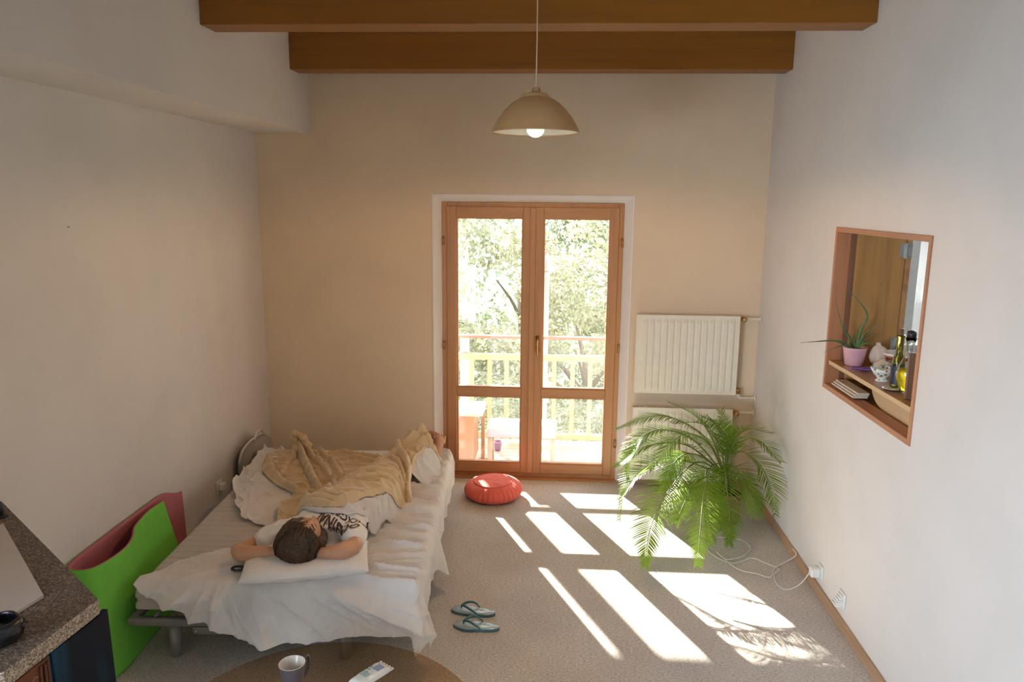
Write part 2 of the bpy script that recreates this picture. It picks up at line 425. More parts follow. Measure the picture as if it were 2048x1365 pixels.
# right wall with the serving hatch opening
HY0, HY1, HZ0, HZ1 = 3.335, 4.452, 1.225, 2.168
bm = B()
box(bm, (XR, YB-.2, 0), (XR+.12, HY0, ZC)); box(bm, (XR, HY1, 0), (XR+.12, 6.05, ZC))
box(bm, (XR, HY0, 0), (XR+.12, HY1, HZ0)); box(bm, (XR, HY0, HZ1), (XR+.12, HY1, ZC))
struct('wall_right', bm, 'plaster_right')
bm = B(); box(bm, (XL-.2, YB-.2, 0), (XR+.2, YB, ZC)); struct('wall_rear', bm, 'plaster')
# baseboards
bm = B(); box(bm, (XR-.016, YB, 0), (XR, D, .062)); struct('baseboard_right', bm, 'baseboard_wood', bevel=.003)
bm = B(); box(bm, (RX1+.014, D-.016, 0), (XR-.016, D, .062)); struct('baseboard_back', bm, 'baseboard_wood_x', bevel=.003)
bm = B(); box(bm, (XL, YB, 0), (XL+.016, D, .062)); struct('baseboard_left', bm, 'baseboard_wood', bevel=.003)

# ---- balcony door: frame, two glazed leaves
bm = B(); YF0, YF1 = D+.06, D+.13
frame_rect(bm, DX0, DX1, 0, DZ, .045, YF0, YF1, .04)
d1 = struct('door_1', bm, 'door_wood', bevel=.004)
def leaf(x0, x1, gx0, gx1):
    bm = B(); y0, y1 = D+.045, D+.105
    box(bm, (x0, y0, .045), (gx0, y1, 2.25)); box(bm, (gx1, y0, .045), (x1, y1, 2.25))
    lf = obj('door_leaf', bm, 'door_wood', d1, bevel=.005)
    bm = B(); box(bm, (gx0, y0, 2.165), (gx1, y1, 2.25)); box(bm, (gx0, y0+.002, .705), (gx1, y1, .775)); box(bm, (gx0, y0, .045), (gx1, y1, .125))
    obj('rail', bm, 'door_wood_x', lf, bevel=.005)
    bm = B()
    for (z0, z1) in ((.125, .705), (.775, 2.165)): frame_rect(bm, gx0, gx1, z0, z1, .012, y0+.012, y1-.01)
    obj('glazing_bead', bm, 'door_wood', lf)
    for (z0, z1) in ((.135, .695), (.785, 2.155)):
        bm = B(); box(bm, (gx0+.008, D+.078, z0), (gx1-.008, D+.081, z1)); obj('pane', bm, 'door_glass', lf)
    return lf
leaf(-.862, -.172, -.785, -.25); l2 = leaf(-.168, .505, -.088, .44)
bm = B(); box(bm, (-.195, D+.030, .05), (-.150, D+.048, 2.245)); obj('cover_strip', bm, 'door_wood', d1, bevel=.006)
h = B(); box(h, (-.138, D+.036, 1.09), (-.112, D+.046, 1.22)); tube(h, [(-.125, D+.04, 1.19), (-.125, D-.005, 1.19), (-.125, D-.012, 1.175), (-.125, D-.012, 1.07)], .008, 8)
obj('handle', h, 'brass', d1, smooth=True)
for sx in (-.89, .532):
    for zz in (1.13, .32, 1.98):
        bm = B(); tube(bm, [(sx, D+.05, zz-.035), (sx, D+.05, zz+.035)], .008, 10); obj('hinge', bm, 'brass', d1, smooth=True)
bm = B(); box(bm, (DX0, D+.0, -.002), (DX1, D+.15, .012)); struct('trim_3', bm, 'door_wood_x', bevel=.003)

# ---- ceiling beams
for (y0, y1, lab) in ((4.155, 4.34, 'dark honey coloured timber ceiling beam nearer the viewer, crossed by the lamp cord'),
                      (5.535, 5.72, 'honey coloured timber ceiling beam nearest to the door wall')):
    bm = B(); box(bm, (XS+.001, y0, 3.208), (XR-.001, y1, ZC-.001))
    tag(obj('ceiling_beam', bm, 'beam_wood', bevel=.004), lab, 'beam', 'timber beams under the ceiling')
for y0 in (2.70, 1.25, -.2):
    bm = B(); box(bm, (XS+.001, y0, 3.208), (XR-.001, y0+.185, ZC-.001))
    tag(obj('ceiling_beam', bm, 'beam_wood', bevel=.004), 'honey coloured timber ceiling beam above the viewer, outside the picture', 'beam', 'timber beams out of view above the viewer')


p_ = Vector((-2.3630, 3.5530, 2.1527)); bm = B(); tube(bm, [p_, p_+Vector((.008,0,0))], .0028, 8); lathe(bm, [(0,.010),(.004,.010),(.0045,.008),(0,.008)], p_, 10, Vector((1,0,0)))
tag(obj('nail', bm, 'steel', smooth=True), 'tiny dark nail sticking out of the left wall', 'nail')

# ================================================================== KITCHEN BEHIND THE HATCH
KX = 4.6
bm = B()
box(bm, (XR+.06, D, -.12), (2.80, Y1, 2.9)); box(bm, (3.95, D, -.12), (KX, Y1, 2.9)); box(bm, (2.80, D, -.12), (3.95, Y1, 1.22)); box(bm, (2.80, D, 2.35), (3.95, Y1, 2.9))
struct('wall_kitchen_back', bm, 'white_paint')
bm = B(); box(bm, (KX, 1.5, 0), (KX+.1, 6.28, 2.7)); box(bm, (XR+.12, 1.4, 0), (KX, 1.5, 2.9)); struct('wall_kitchen_side', bm, 'white_paint')
bm = B(); box(bm, (XR+.12, 1.4, -.12), (KX+.1, 6.3, 0)); struct('floor_kitchen', bm, 'deck_wood')
bm = B(); box(bm, (XR+.12, 1.4, 2.9), (KX+.1, 6.3, 3.0)); struct('ceiling_kitchen', bm, 'white_paint')
bm = B(); frame_rect(bm, 2.80, 3.95, 1.22, 2.35, .16, D+.2, D+.29); frame_rect(bm, 2.96, 3.79, 1.36, 2.21, .13, D+.17, D+.26); box(bm, (3.24, D+.17, 1.36), (3.33, D+.26, 2.21))
w2 = struct('window_2', bm, 'white_paint', bevel=.005)
bm = B(); box(bm, (3.08, D+.215, 1.45), (3.70, D+.219, 2.12)); obj('pane', bm, 'window_glass', w2)
bm = B(); box(bm, (2.56, D-.05, 1.195), (4.0, D+.2, 1.225)); obj('window_sill', bm, 'white_paint', w2, bevel=.006)
area('kitchen_window_light', (3.18, D+.12, 1.8), (2.9, 3.5, 1.2), 1.0, 1.0, 26, (.93, .96, 1.0))

# ---- hatch cabinet
hc = thing('serving_hatch', 'reddish wood framed serving hatch with shelf, let into the right hand wall', 'hatch', (XR, (HY0+HY1)/2, HZ0))
def frame_yz(bm, y0, y1, z0, z1, w, x0, x1):
    box(bm, (x0, y0, z0), (x1, y0+w, z1)); box(bm, (x0, y1-w, z0), (x1, y1, z1))
for ya_ in (HY0, HY1-.024):
    bm = B(); box(bm, (XR-.008, ya_, HZ0), (XR+.075, ya_+.024, HZ1)); obj('frame_stile', bm, 'hatch_frame_wood', hc, bevel=.002)
for za_ in (HZ0, HZ1-.028):
    bm = B(); box(bm, (XR-.008, HY0+.024, za_), (XR+.075, HY1-.024, za_+.028)); obj('frame_rail', bm, 'hatch_frame_wood_y', hc, bevel=.002)
# box lining
XD = 1.99
bm = B()
box(bm, (XR+.075, HY1-.036, HZ0), (XR+.12, HY1, HZ1))
box(bm, (XR+.075, HY0, HZ0), (XD, HY1, HZ0+.02)); box(bm, (XR+.075, HY0, HZ1-.02), (XR+.13, HY1, HZ1)); box(bm, (XR+.075, HY0, HZ0), (XR+.40, HY0+.02, HZ0+.17)); box(bm, (XD-.02, HY0, HZ0+.02), (XD, HY1-.055, HZ0+.145))
obj('lining', bm, 'dark_board', hc)
bm = B(); box(bm, (XR+.10, HY1-.055, HZ0+.02), (XD, HY1-.037, HZ1+.02)); dr = obj('door', bm, 'panel_wood', hc, bevel=.002)
bm = B(); box(bm, (XD+.004, HY1-.065, HZ0), (XD+.030, HY1-.02, HZ1+.02)); obj('post', bm, 'shelf_wood', hc, bevel=.002)
for zz in (2.04, 1.50):
    bm = B(); box(bm, (XD-.034, HY1-.060, zz-.040), (XD-.004, HY1-.055, zz+.040)); box(bm, (XD+.006, HY1-.070, zz-.040), (XD+.030, HY1-.065, zz+.040))
    tube(bm, [(XD, HY1-.064, zz-.044), (XD, HY1-.064, zz+.044)], .007, 10)
    for dz in (-.028, .028):
        for xx in (XD-.02, XD+.018): lathe(bm, [(0, .003), (.004, .002), (.005, 0)], (xx, HY1-.062 if xx < XD else HY1-.0715, zz+dz), 8, Vector((0,-1,0)))
    obj('hinge', bm, 'steel', dr)
bm = B(); box(bm, (XR+.012, HY0+.02, 1.372), (XD, HY1-.037, 1.392)); obj('shelf', bm, 'shelf_wood', hc, bevel=.002)
bm = B(); box(bm, (XR+.006, HY0+.036, 1.3705), (XR+.012, HY1-.037, 1.3935)); obj('shelf_edge', bm, 'riser_wood', hc)
bm = B()  # riser below the shelf with a curved cut-out at its far end
pts = [(HY0+.036, HZ0+.02), (3.86, HZ0+.02)] + [(3.86+.17*math.sin(a*PI/2)*1.0, HZ0+.02+.10*(1-math.cos(a*PI/2))) for a in (0.15,.3,.45,.6,.75,.9,1)] + [(4.20, 1.372), (HY0+.036, 1.372)]
lo = [bm.verts.new((XR+.10, y, z)) for y, z in pts]; hi = [bm.verts.new((XR+.112, y, z)) for y, z in pts]
bm.faces.new(lo); bm.faces.new(hi[::-1])
for k in range(len(pts)): bm.faces.new((lo[k], lo[(k+1)%len(pts)], hi[(k+1)%len(pts)], hi[k]))
obj('riser', bm, 'riser_wood', hc)

# ---- things in the hatch
SZ = 1.3925
p = thing('potted_aloe', 'aloe plant with long thin leaves in a pink pot on the hatch shelf', 'potted plant', (1.722, 4.300, SZ))
c = Vector((1.722, 4.300, SZ))
bm = B(); lathe(bm, [(.001,0),(.044,0),(.048,.004),(.064,.095),(.068,.105),(.064,.105),(.059,.095),(.001,.088)], c, 36); obj('pot', bm, 'pot_pink', p, smooth=True)
bm = B(); lathe(bm, [(.001,.093),(.058,.090)], c, 24); obj('soil', bm, 'soil', p)
def aloe_leaf(pts, r):
    bm = B(); P = catmull(pts, 16)
    tube(bm, P, [max(.0008, r*(1-(i/15)**1.6)) for i in range(16)], 8); obj('leaf', bm, 'aloe', p, smooth=True)
b0 = c + Vector((0,0,.085))
for tgt, r, mid in (((1.37, 4.18, 1.5368), .011, (1.56, 4.22, 1.545)), ((1.60, 4.24, 1.865), .011, (1.755, 4.27, 1.70)), ((1.575, 4.27, 1.78), .009, (1.63, 4.28, 1.62)),
    ((1.83, 4.20, 1.675), .009, (1.76, 4.24, 1.60)), ((1.84, 4.22, 1.60), .006, (1.79, 4.25, 1.575)), ((1.50, 4.16, 1.49), .008, (1.61, 4.21, 1.52)),
    ((1.80, 4.18, 1.53), .009, (1.77, 4.24, 1.53)), ((1.70, 4.25, 1.62), .008, (1.70, 4.28, 1.56)), ((1.745, 4.34, 1.60), .008, (1.74, 4.31, 1.56))):
    d = (Vector(mid) - b0); aloe_leaf([b0 + Vector((d.x*.08, d.y*.08, 0)), b0 + d*.5 + Vector((0,0,.012)), mid, tgt], r)

p = thing('garlic_bulb', 'pale beige garlic bulb leaning behind the pink pot on the hatch shelf', 'garlic', (1.86, 4.30, SZ))
bm = B()
def bulb(bm, c, r, h, neck):
    vs = []
    for j in range(15):
        t = j/14; rr = r*math.sin(PI*min(1,(t*.95+.05)**.8))**.75 if t < .8 else r*(.34-.8*(t-.8)); rr = max(rr, .003)
        vs.append([bm.verts.new(c + Vector((rr*(1+.08*math.cos(6*a))*math.cos(a) + neck*max(0,t-.6), rr*(1+.08*math.cos(6*a))*math.sin(a), h*t))) for a in [2*PI*k/24 for k in range(24)]])
    for a, b_ in zip(vs, vs[1:]):
        for k in range(24): bm.faces.new((a[k], a[(k+1)%24], b_[(k+1)%24], b_[k]))
    bm.faces.new(vs[-1])
bulb(bm, Vector((1.86, 4.30, SZ)), .052, .135, -.03); obj('bulb', bm, 'garlic', p, smooth=True)
p = thing('garlic_bulb', 'squat beige garlic bulb lying between the pink pot and the floral bowl', 'garlic', (1.83, 4.18, SZ))
bm = B(); bulb(bm, Vector((1.83, 4.18, SZ)), .048, .062, .0); obj('bulb', bm, 'garlic', p, smooth=True)
p = thing('round_bowl', 'cream bowl with reddish pattern behind the bottles at the hatch door', 'bowl', (1.945, 4.26, SZ))
bm = B(); lathe(bm, [(.001,0),(.032,0),(.034,.008),(.062,.045),(.086,.085),(.083,.085),(.058,.048),(.03,.014),(.001,.012)], (1.945, 4.26, SZ), 36); bw = obj('bowl_body', bm, 'porcelain', p, smooth=True)
bm = B(); lathe(bm, [(.066,.05),(.0795,.072)], (1.945, 4.26, SZ), 36); obj('painted_band', bm, 'pattern_red', bw, smooth=True, solid=.0015)
bm = B()
P = catmull([(1.66, 4.16, SZ+.012), (1.73, 4.13, SZ+.014), (1.80, 4.09, SZ+.030), (1.87, 4.10, SZ+.022), (1.93, 4.14, SZ+.015)], 26)
tube(bm, P, [.007+.006*math.sin(PI*i/25) for i in range(26)], 10)
tube(bm, [q + Vector((.0, -.018, 0)) for q in P[3:18]], .006, 8)
tag(obj('purple_peeler', bm, 'purple_plastic', smooth=True), 'purple plastic handled kitchen tool lying behind the floral bowl', 'kitchen tool')
p = thing('footed_bowl', 'small footed china bowl with green and red flowers on the hatch shelf', 'bowl', (1.712, 3.905, SZ))
bm = B(); n = 40
prof = [(.001,.0),(.030,.0),(.030,.006),(.020,.012),(.021,.018),(.036,.030),(.048,.052),(.058,.070),(.055,.070),(.045,.052),(.03,.030),(.001,.022)]
lathe(bm, prof, (1.712, 3.905, SZ), n)
for v in bm.verts:
    if v.co.z > SZ+.06:
        a = math.atan2(v.co.y-3.905, v.co.x-1.712); v.co.z += .003*math.cos(8*a); k = 1+.04*math.cos(8*a)
        v.co.x = 1.712+(v.co.x-1.712)*k; v.co.y = 3.905+(v.co.y-3.905)*k
obj('bowl_body', bm, 'bowl_floral', p, smooth=True)
p = thing('oil_bottle', 'tall slim olive oil bottle with dark label on the hatch shelf', 'bottle', (1.725, 3.765, SZ))
c = (1.725, 3.765, SZ)
bm = B(); lathe(bm, [(.001,.002),(.030,.0),(.031,.01),(.031,.125),(.026,.150),(.018,.175),(.017,.255),(.020,.258),(.020,.27),(.014,.27)], c, 32); obj('glass', bm, 'olive_glass', p, smooth=True)
bm = B(); lathe(bm, [(.0318,.02),(.0318,.115)], c, 32); obj('label', bm, 'bottle_label', p, smooth=True)
bm = B(); lathe(bm, [(.001,.30),(.012,.30),(.012,.262)], c, 20); obj('cork', bm, 'dark_board', p, smooth=True)
p = thing('oil_carafe', 'round bellied glass carafe half full of yellow oil, nearest the hatch edge', 'carafe', (1.732, 3.672, SZ))
c = (1.732, 3.672, SZ+.004)
prof = [(.001,.004),(.030,.002),(.036,.02),(.052,.06),(.054,.09),(.044,.13),(.026,.17),(.019,.20),(.019,.245),(.026,.27)]
bm = B(); lathe(bm, prof, c, 36); obj('glass', bm, 'clear_glass', p, smooth=True, solid=-.002)
bm = B(); lathe(bm, [(.001,.008),(.028,.007),(.033,.022),(.049,.06),(.0505,.09),(.047,.112),(.001,.112)], c, 36); obj('oil', bm, 'oil', p, smooth=True)
bm = B(); lathe(bm, [(.001,.305),(.020,.30),(.022,.285),(.020,.262),(.001,.26)], c, 20); obj('stopper', bm, 'black_plastic', p, smooth=True)
bm = B(); lathe(bm, [(.001,.004),(.03,.003),(.05,.010),(.052,.012),(.03,.0),(.001,.0)], (1.688, 3.720, SZ), 32)
tag(obj('saucer', bm, 'porcelain', smooth=True), 'small white saucer beside the two oil bottles', 'saucer')
bm = B(); box(bm, (1.665, 3.528, SZ), (1.90, 3.545, SZ+.225)); tag(obj('wooden_board', bm, 'dark_board', bevel=.004), 'upright dark brown board at the near end of the hatch shelf', 'board')
for k in range(3):
    bm = B(); y0 = 4.04; z0 = HZ0+.0365+k*.010
    for q in range(10): box(bm, (XR+.012+.012*k, y0+q*.033, z0), (XR+.09+.004*k, y0+q*.033+.031, z0+.0092))
    tag(obj('slatted_mat', bm, 'napkin', bevel=.0015), ['pale slatted table mat at the bottom of the stack under the hatch shelf', 'middle pale slatted table mat of the stack under the hatch shelf', 'topmost pale slatted table mat of the stack under the hatch shelf'][k], 'table mat', 'slatted mats stacked in the hatch')

# ================================================================== RADIATORS
def radiator(x0, x1, z0, z1, lab, nrib):
    yF, yB_ = D-.105, D-.035
    t = thing('panel_radiator', lab, 'radiator', ((x0+x1)/2, D-.07, z0), 'wall radiators right of the door')
    bm = B(); n = nrib; N = 220; w = x1-x0
    def prof(x):
        u = (x - x0 - .035)/(w-.07)
        if u < 0 or u > 1: return 0
        f = (u*n) % 1; return .012*smooth01(min(f, 1-f)*5)
    def fn(u, v):
        x = x0+u*w; z = z0+v*(z1-z0)
        e = smooth01(min(z-z0-.03, z1-z-.03)/.02)
        return (x, yF - prof(x)*e + .006, z)
    grid(bm, N, 40, fn); box(bm, (x0, yF+.008, z0), (x1, yF+.014, z1))
    obj('front_panel', bm, 'radiator_enamel', t, smooth=True)
    bm = B(); box(bm, (x0, yB_-.01, z0), (x1, yB_, z1)); obj('rear_panel', bm, 'radiator_enamel', t, bevel=.002)
    for xx in (x0, x1):
        bm = B(); box(bm, (xx-.003, yF+.004, z0+.004), (xx+.003, yB_, z1+.002)); obj('side_cover', bm, 'radiator_enamel', t, bevel=.001)
    bm = B(); y0, y1 = yF+.004, yB_
    box(bm, (x0, y0, z1-.002), (x1, y0+.006, z1+.006)); box(bm, (x0, y1-.006, z1-.002), (x1, y1, z1+.006))
    k = int(w/.011)
    for i in range(k): xx = x0+.006+i*(w-.012)/k; box(bm, (xx, y0+.006, z1-.001), (xx+.005, y1-.006, z1+.005))
    obj('top_grille', bm, 'radiator_enamel', t)
    for xx in (x0+.12, x1-.12):
        bm = B(); box(bm, (xx, yB_, z0+.05), (xx+.03, D-.001, z1-.05)); obj('bracket', bm, 'radiator_enamel', t)
    return t
r1 = radiator(.660, 1.452, .800, 1.425, 'upper cream ribbed panel radiator on the wall right of the door', 14)
r2 = radiator(.655, 1.440, .075, .675, 'lower cream ribbed panel radiator on the wall behind the palm', 14)
def valve(t, x, z, knob):
    bm = B(); y = D-.07
    tube(bm, [(x, y, z), (x+.022, y, z), (x+.05, y, z)], [.012, .016, .012], 12); lathe(bm, [(.018,-.012),(.018,.012),(.0,.012)], (x+.02, y, z), 6, Vector((1,0,0)))
    if knob: lathe(bm, [(.009,0),(.009,.03),(.017,.032),(.019,.05),(.015,.062),(.0,.064)], (x+.028, y, z), 14, Vector((0,-1,0)))
    return obj('valve', bm, 'brass', t, smooth=True)
valve(r1, 1.455, 1.408, True); valve(r2, 1.443, .653, True)
def pipe(t, pts, flange):
    bm = B(); tube(bm, catmull(pts, 22), .0105, 12); lathe(bm, [(.012,0),(.024,.002),(.026,.008),(.012,.012)], flange, 20, Vector((-1,0,0)))
    obj('pipe', bm, 'pipe_white', t, smooth=True)
y = D-.07
pipe(r1, [(1.50, y, 1.408), (1.54, y, 1.409), (1.58, y, 1.409), (1.62, y, 1.409)], (1.618, y, 1.409))
bm = B(); tube(bm, [(1.455, y, .835), (1.475, y, .835), (1.483, y, .83)], [.012, .016, .014], 12); tube(bm, [(1.483, y, .85), (1.483, y, .805)], .015, 8); obj('valve', bm, 'brass', r1, smooth=True)
pipe(r1, [(1.483, y, .81), (1.484, y, .785), (1.50, y, .772), (1.53, y, .772), (1.62, y, .772)], (1.618, y, .772))
pipe(r2, [(1.49, y, .653), (1.52, y, .653), (1.57, y, .653), (1.62, y, .653)], (1.618, y, .653))

# ================================================================== PENDANT LAMP
LX, LY, LZ = -.110, 4.00, 2.642
t = thing('pendant_lamp', 'beige dome pendant lamp with a white bulb, hanging on a thin cord', 'lamp', (LX, LY, LZ))
prof = [(r*1.11, z*1.11) for r, z in [(.203,0),(.206,.002),(.203,.006),(.192,.03),(.172,.065),(.145,.10),(.112,.132),(.078,.153),(.062,.160)]]
bm = B(); lathe(bm, prof, (LX, LY, LZ), 64); obj('lamp_shade', bm, 'lamp_enamel', t, smooth=True)
bm = B(); lathe(bm, [(r-.003, z+.0005) for r, z in prof[2:]] , (LX, LY, LZ), 64); obj('shade_lining', bm, 'lamp_inside', t, smooth=True)
bm = B(); lathe(bm, [(r*1.11, z*1.11) for r, z in [(.062,.158),(.060,.166),(.052,.176),(.034,.180),(.020,.184),(.018,.200),(.008,.206),(.0,.206)]], (LX, LY, LZ), 40); obj('cap', bm, 'lamp_enamel', t, smooth=True)
bm = B(); lathe(bm, [(0,.240),(.006,.240),(.010,.229),(.011,.227)], (LX, LY, LZ), 20); obj('cord_grip', bm, 'cord_white', t, smooth=True)
bm = B(); tube(bm, [(LX, LY, LZ+.20), (LX+.001, LY, 3.1), (LX, LY, ZC)], .0032, 8); obj('cord', bm, 'cord_white', t, smooth=True)
bm = B(); lathe(bm, [(.021,.13),(.021,.075),(.018,.07)], (LX, LY, LZ), 20); obj('socket', bm, 'cord_white', t, smooth=True)
bm = B(); lathe(bm, [(0,-.023),(.018,-.020),(.034,-.010),(.044,.006),(.046,.022),(.042,.040),(.030,.060),(.018,.078),(.016,.10)], (LX, LY, LZ), 32); obj('bulb', bm, 'bulb_glow', t, smooth=True)
ld = bpy.data.lights.new('lamp_light', 'SPOT'); ld.energy = 38; ld.color = (1.0, .56, .25); ld.shadow_soft_size = .04; ld.spot_size = math.radians(179); ld.spot_blend = .25
lo = bpy.data.objects.new('lamp_light', ld); COL.objects.link(lo); lo.location = (LX, LY, LZ-.030)

# ================================================================== SOCKETS AND CABLE
def wall_socket(y, z, lab):
    t = thing('wall_socket', lab, 'socket', (XR, y, z), 'sockets low on the right wall')
    bm = B(); box(bm, (XR-.010, y-.042, z-.042), (XR, y+.042, z+.042)); obj('cover_plate', bm, 'socket_plastic', t, bevel=.006)
    return t
t = wall_socket(4.225, .150, 'white wall socket with a plug in it, above the baseboard')
bm = B(); box(bm, (XR-.012, 4.15+.075-.024, .150-.024), (XR-.008, 4.249, .174)); obj('socket_rim', bm, 'socket_plastic', t, bevel=.002)
bm = B(); box(bm, (XR-.066, 4.198, .118), (XR-.012, 4.252, .172)); tag(obj('plug_adapter', bm, 'socket_plastic', bevel=.008), 'white mains plug adapter pushed into the wall socket', 'plug')
t2 = wall_socket(3.885, .165, 'white wall socket with a sloping cover, nearer the viewer')
bm = B(); zc, yc = .165, 3.885
for k in range(5):
    z0 = zc+.030-k*.013; d = .012+.007*k
    box(bm, (XR-.010-d, yc-.030, z0-.013), (XR-.009, yc+.030, z0-.001))
obj('flap', bm, 'socket_plastic', t2, bevel=.003)
cp = [(XR-.066, 4.225, .14), (1.50, 4.225, .06), (1.44, 4.26, .006), (1.40, 4.33, .005), (1.42, 4.45, .005), (1.47, 4.52, .005), (1.40, 4.60, .006), (1.33, 4.66, .005),
      (1.20, 4.58, .005), (1.10, 4.66, .006), (1.07, 4.80, .005), (1.16, 4.95, .005), (1.32, 4.93, .006), (1.36, 4.80, .009), (1.28, 4.68, .009), (1.16, 4.62, .010), (1.12, 4.72, .009),
      (1.20, 4.50, .009), (1.31, 4.44, .009), (1.38, 4.40, .010), (1.44, 4.52, .010), (1.52, 4.58, .02), (1.595, 4.60, .066), (1.60, 4.68, .07)]
bm = B(); tube(bm, catmull(cp, 220), .0032, 6)
tag(obj('power_cable', bm, 'cable_white', smooth=True), 'thin white cable looped on the carpet between palm and wall socket', 'cable')

# ================================================================== BED
TH = math.radians(3.0); OB = Vector((-2.05, 3.30, 0))
UB = Vector((math.cos(TH), math.sin(TH), 0)); VB = Vector((-math.sin(TH), math.cos(TH), 0))
BW, BL, ZT, ZM = 1.42, 1.98, .42, .275
def bw(u, v, z): return OB + UB*u + VB*v + Vector((0, 0, z))
def bed_uv(x, y):
    w = Vector((x, y, 0)) - OB; return w.dot(UB), w.dot(VB)
bf = thing('slatted_bed', 'low dark metal slatted bed base under the mattress', 'bed', (-1.4, 4.3, 0))
def bar(a, b, r): 
    bm = B(); tube(bm, [a, b], r, 12); return bm
bm = B()
def bbox(bm, u0, u1, v0, v1, z0, z1):
    vs = [bm.verts.new(bw(u, v, z)) for z in (z0, z1) for (u, v) in ((u0,v0),(u1,v0),(u1,v1),(u0,v1))]
    for q in ((0,3,2,1),(4,5,6,7),(0,1,5,4),(1,2,6,5),(2,3,7,6),(3,0,4,7)): bm.faces.new([vs[i] for i in q])
bbox(bm, -.03, BW-.02, -.015, .025, .20, .243); bbox(bm, -.03, BW-.02, BL-.04, BL, .20, .243)
bbox(bm, -.03, .01, .025, BL-.04, .20, .243); bbox(bm, BW-.06, BW-.02, .025, BL-.04, .20, .243)
obj('side_rail', bm, 'bed_metal', bf, bevel=.012, seg=3)
bm = B(); bbox(bm, .28, BW-.25, .01, .04, .145, .185); obj('cross_bar', bm, 'bed_metal', bf, bevel=.004)
for uu in (.30, .42):
    bm = B(); lathe(bm, [(0,.004),(.005,.003),(.007,0)], bw(uu, .008, .165), 10, -VB); obj('screw', bm, 'screw_metal', bf, smooth=True)
for i in range(12):
    bm = B(); v0 = .12+i*.155; bbox(bm, .0, BW-.05, v0, v0+.05, .243, .253)
    obj('slat', bm, 'bed_metal', bf, bevel=.003)
for i in range(7):
    bm = B(); u0 = .10+i*.19
    a, b_ = bw(u0, .005, .243), bw(u0+.03, .10, .268); tube(bm, [a, (a+b_)/2 + Vector((0,0,.004)), b_], .008, 8)
    obj('slat_holder', bm, 'bed_metal', bf, smooth=True)
for (u, v) in ((.17, .06), (1.03, .06), (1.30, 1.85), (.17, 1.85), (1.30, .95)):
    bm = B(); lathe(bm, [(.001,0),(.027,0),(.030,.004),(.033,.20),(.001,.20)], bw(u, v, 0), 24); obj('leg', bm, 'bed_metal', bf, smooth=True)

# mattress with quilted ticking
bm = B()
def sup(t, n=2.0): return t
def mtop(u, v):
    e = min(u, BW-u, v, BL-v); ed = .035
    z = ZT - (0 if e > ed else ed*(1 - math.sqrt(max(0, 1-(1-e/ed)**2))))
    g = (v/.068) % 1; z -= .0045*math.exp(-((min(g, 1-g))/.10)**2) * smooth01(e/.05)
    return z + .003*fbm(u*6, v*6)
grid(bm, 50, 620, lambda s, t: bw(.016+s*(BW-.032), .016+t*(BL-.032), mtop(s*BW, t*BL)))
ring = []
def edge_pt(k, z, out): 
    per = [(0,0,1,0),(1,0,0,1),(0,0,0,0)]
    return None
N = 60
loop = [(BW*i/N, 0) for i in range(N)] + [(BW, BL*i/N) for i in range(N)] + [(BW*(1-i/N), BL) for i in range(N)] + [(0, BL*(1-i/N)) for i in range(N)]
rings = []
for j, zz in enumerate([ZT-.034, ZT-.05, ZT-.07, ZT-.09, ZT-.105, ZM+.012, ZM+.003, ZM]):
    r = []
    for k, (u, v) in enumerate(loop):
        du = (u-BW/2)/(BW/2); dv = (v-BL/2)/(BL/2)
        bul = [-.004, .001, .003, .001, .003, .004, -.002, -.02][j] - .012 + .003*fbm(u*7, v*7, j)
        if j == 3: bul -= .006
        uu = u + (bul if u >= BW-1e-6 else (-bul if u <= 1e-6 else 0)); vv = v + (bul if v >= BL-1e-6 else (-bul if v <= 1e-6 else 0))
        r.append(bm.verts.new(bw(uu, vv, zz)))
    rings.append(r)
for a, b_ in zip(rings, rings[1:]):
    for k in range(len(a)): bm.faces.new((a[k], a[(k+1)%len(a)], b_[(k+1)%len(a)], b_[k]))
bm.faces.new(rings[-1][::-1])
tag(obj('mattress', bm, 'mattress_ticking', smooth=True), 'thick mattress with quilted stripes, bare along its wall side', 'mattress')

# what lies on the mattress: heights that cloth rests on
CAPS = [((-1.17, 3.86), (-1.12, 4.12), .665, .640, .21), ((-1.12, 4.12), (-1.09, 4.35), .640, .620, .21), ((-1.09, 4.35), (-1.02, 4.62), .620, .600, .21),
        ((-1.02, 4.62), (-.95, 4.80), .60, .60, .20), ((-.95, 4.80), (-.925, 4.96), .60, .668, .18)]
def Hc(x, y):
    z = ZT
    for (a, b_, za, zb, w) in CAPS:
        ax, ay = a; dx, dy = b_[0]-ax, b_[1]-ay; L2 = dx*dx+dy*dy
        t = max(0, min(1, ((x-ax)*dx+(y-ay)*dy)/L2)); d = math.hypot(x-ax-dx*t, y-ay-dy*t)
        top = za+(zb-za)*t; k = max(0, 1-d/w); z = max(z, ZT+(top-ZT)*(.35*math.sqrt(max(0, 1-(d/w)**2)) if d < w else 0) + (top-ZT)*.65*smooth01(k*1.25))
    u, v = bed_uv(x, y)
    return z
def seg_d(x, y, P):
    best = 9; 
    for (ax, ay), (bx, by) in zip(P, P[1:]):
        dx, dy = bx-ax, by-ay; t = max(0, min(1, ((x-ax)*dx+(y-ay)*dy)/(dx*dx+dy*dy+1e-9)))
        best = min(best, math.hypot(x-ax-dx*t, y-ay-dy*t))
    return best

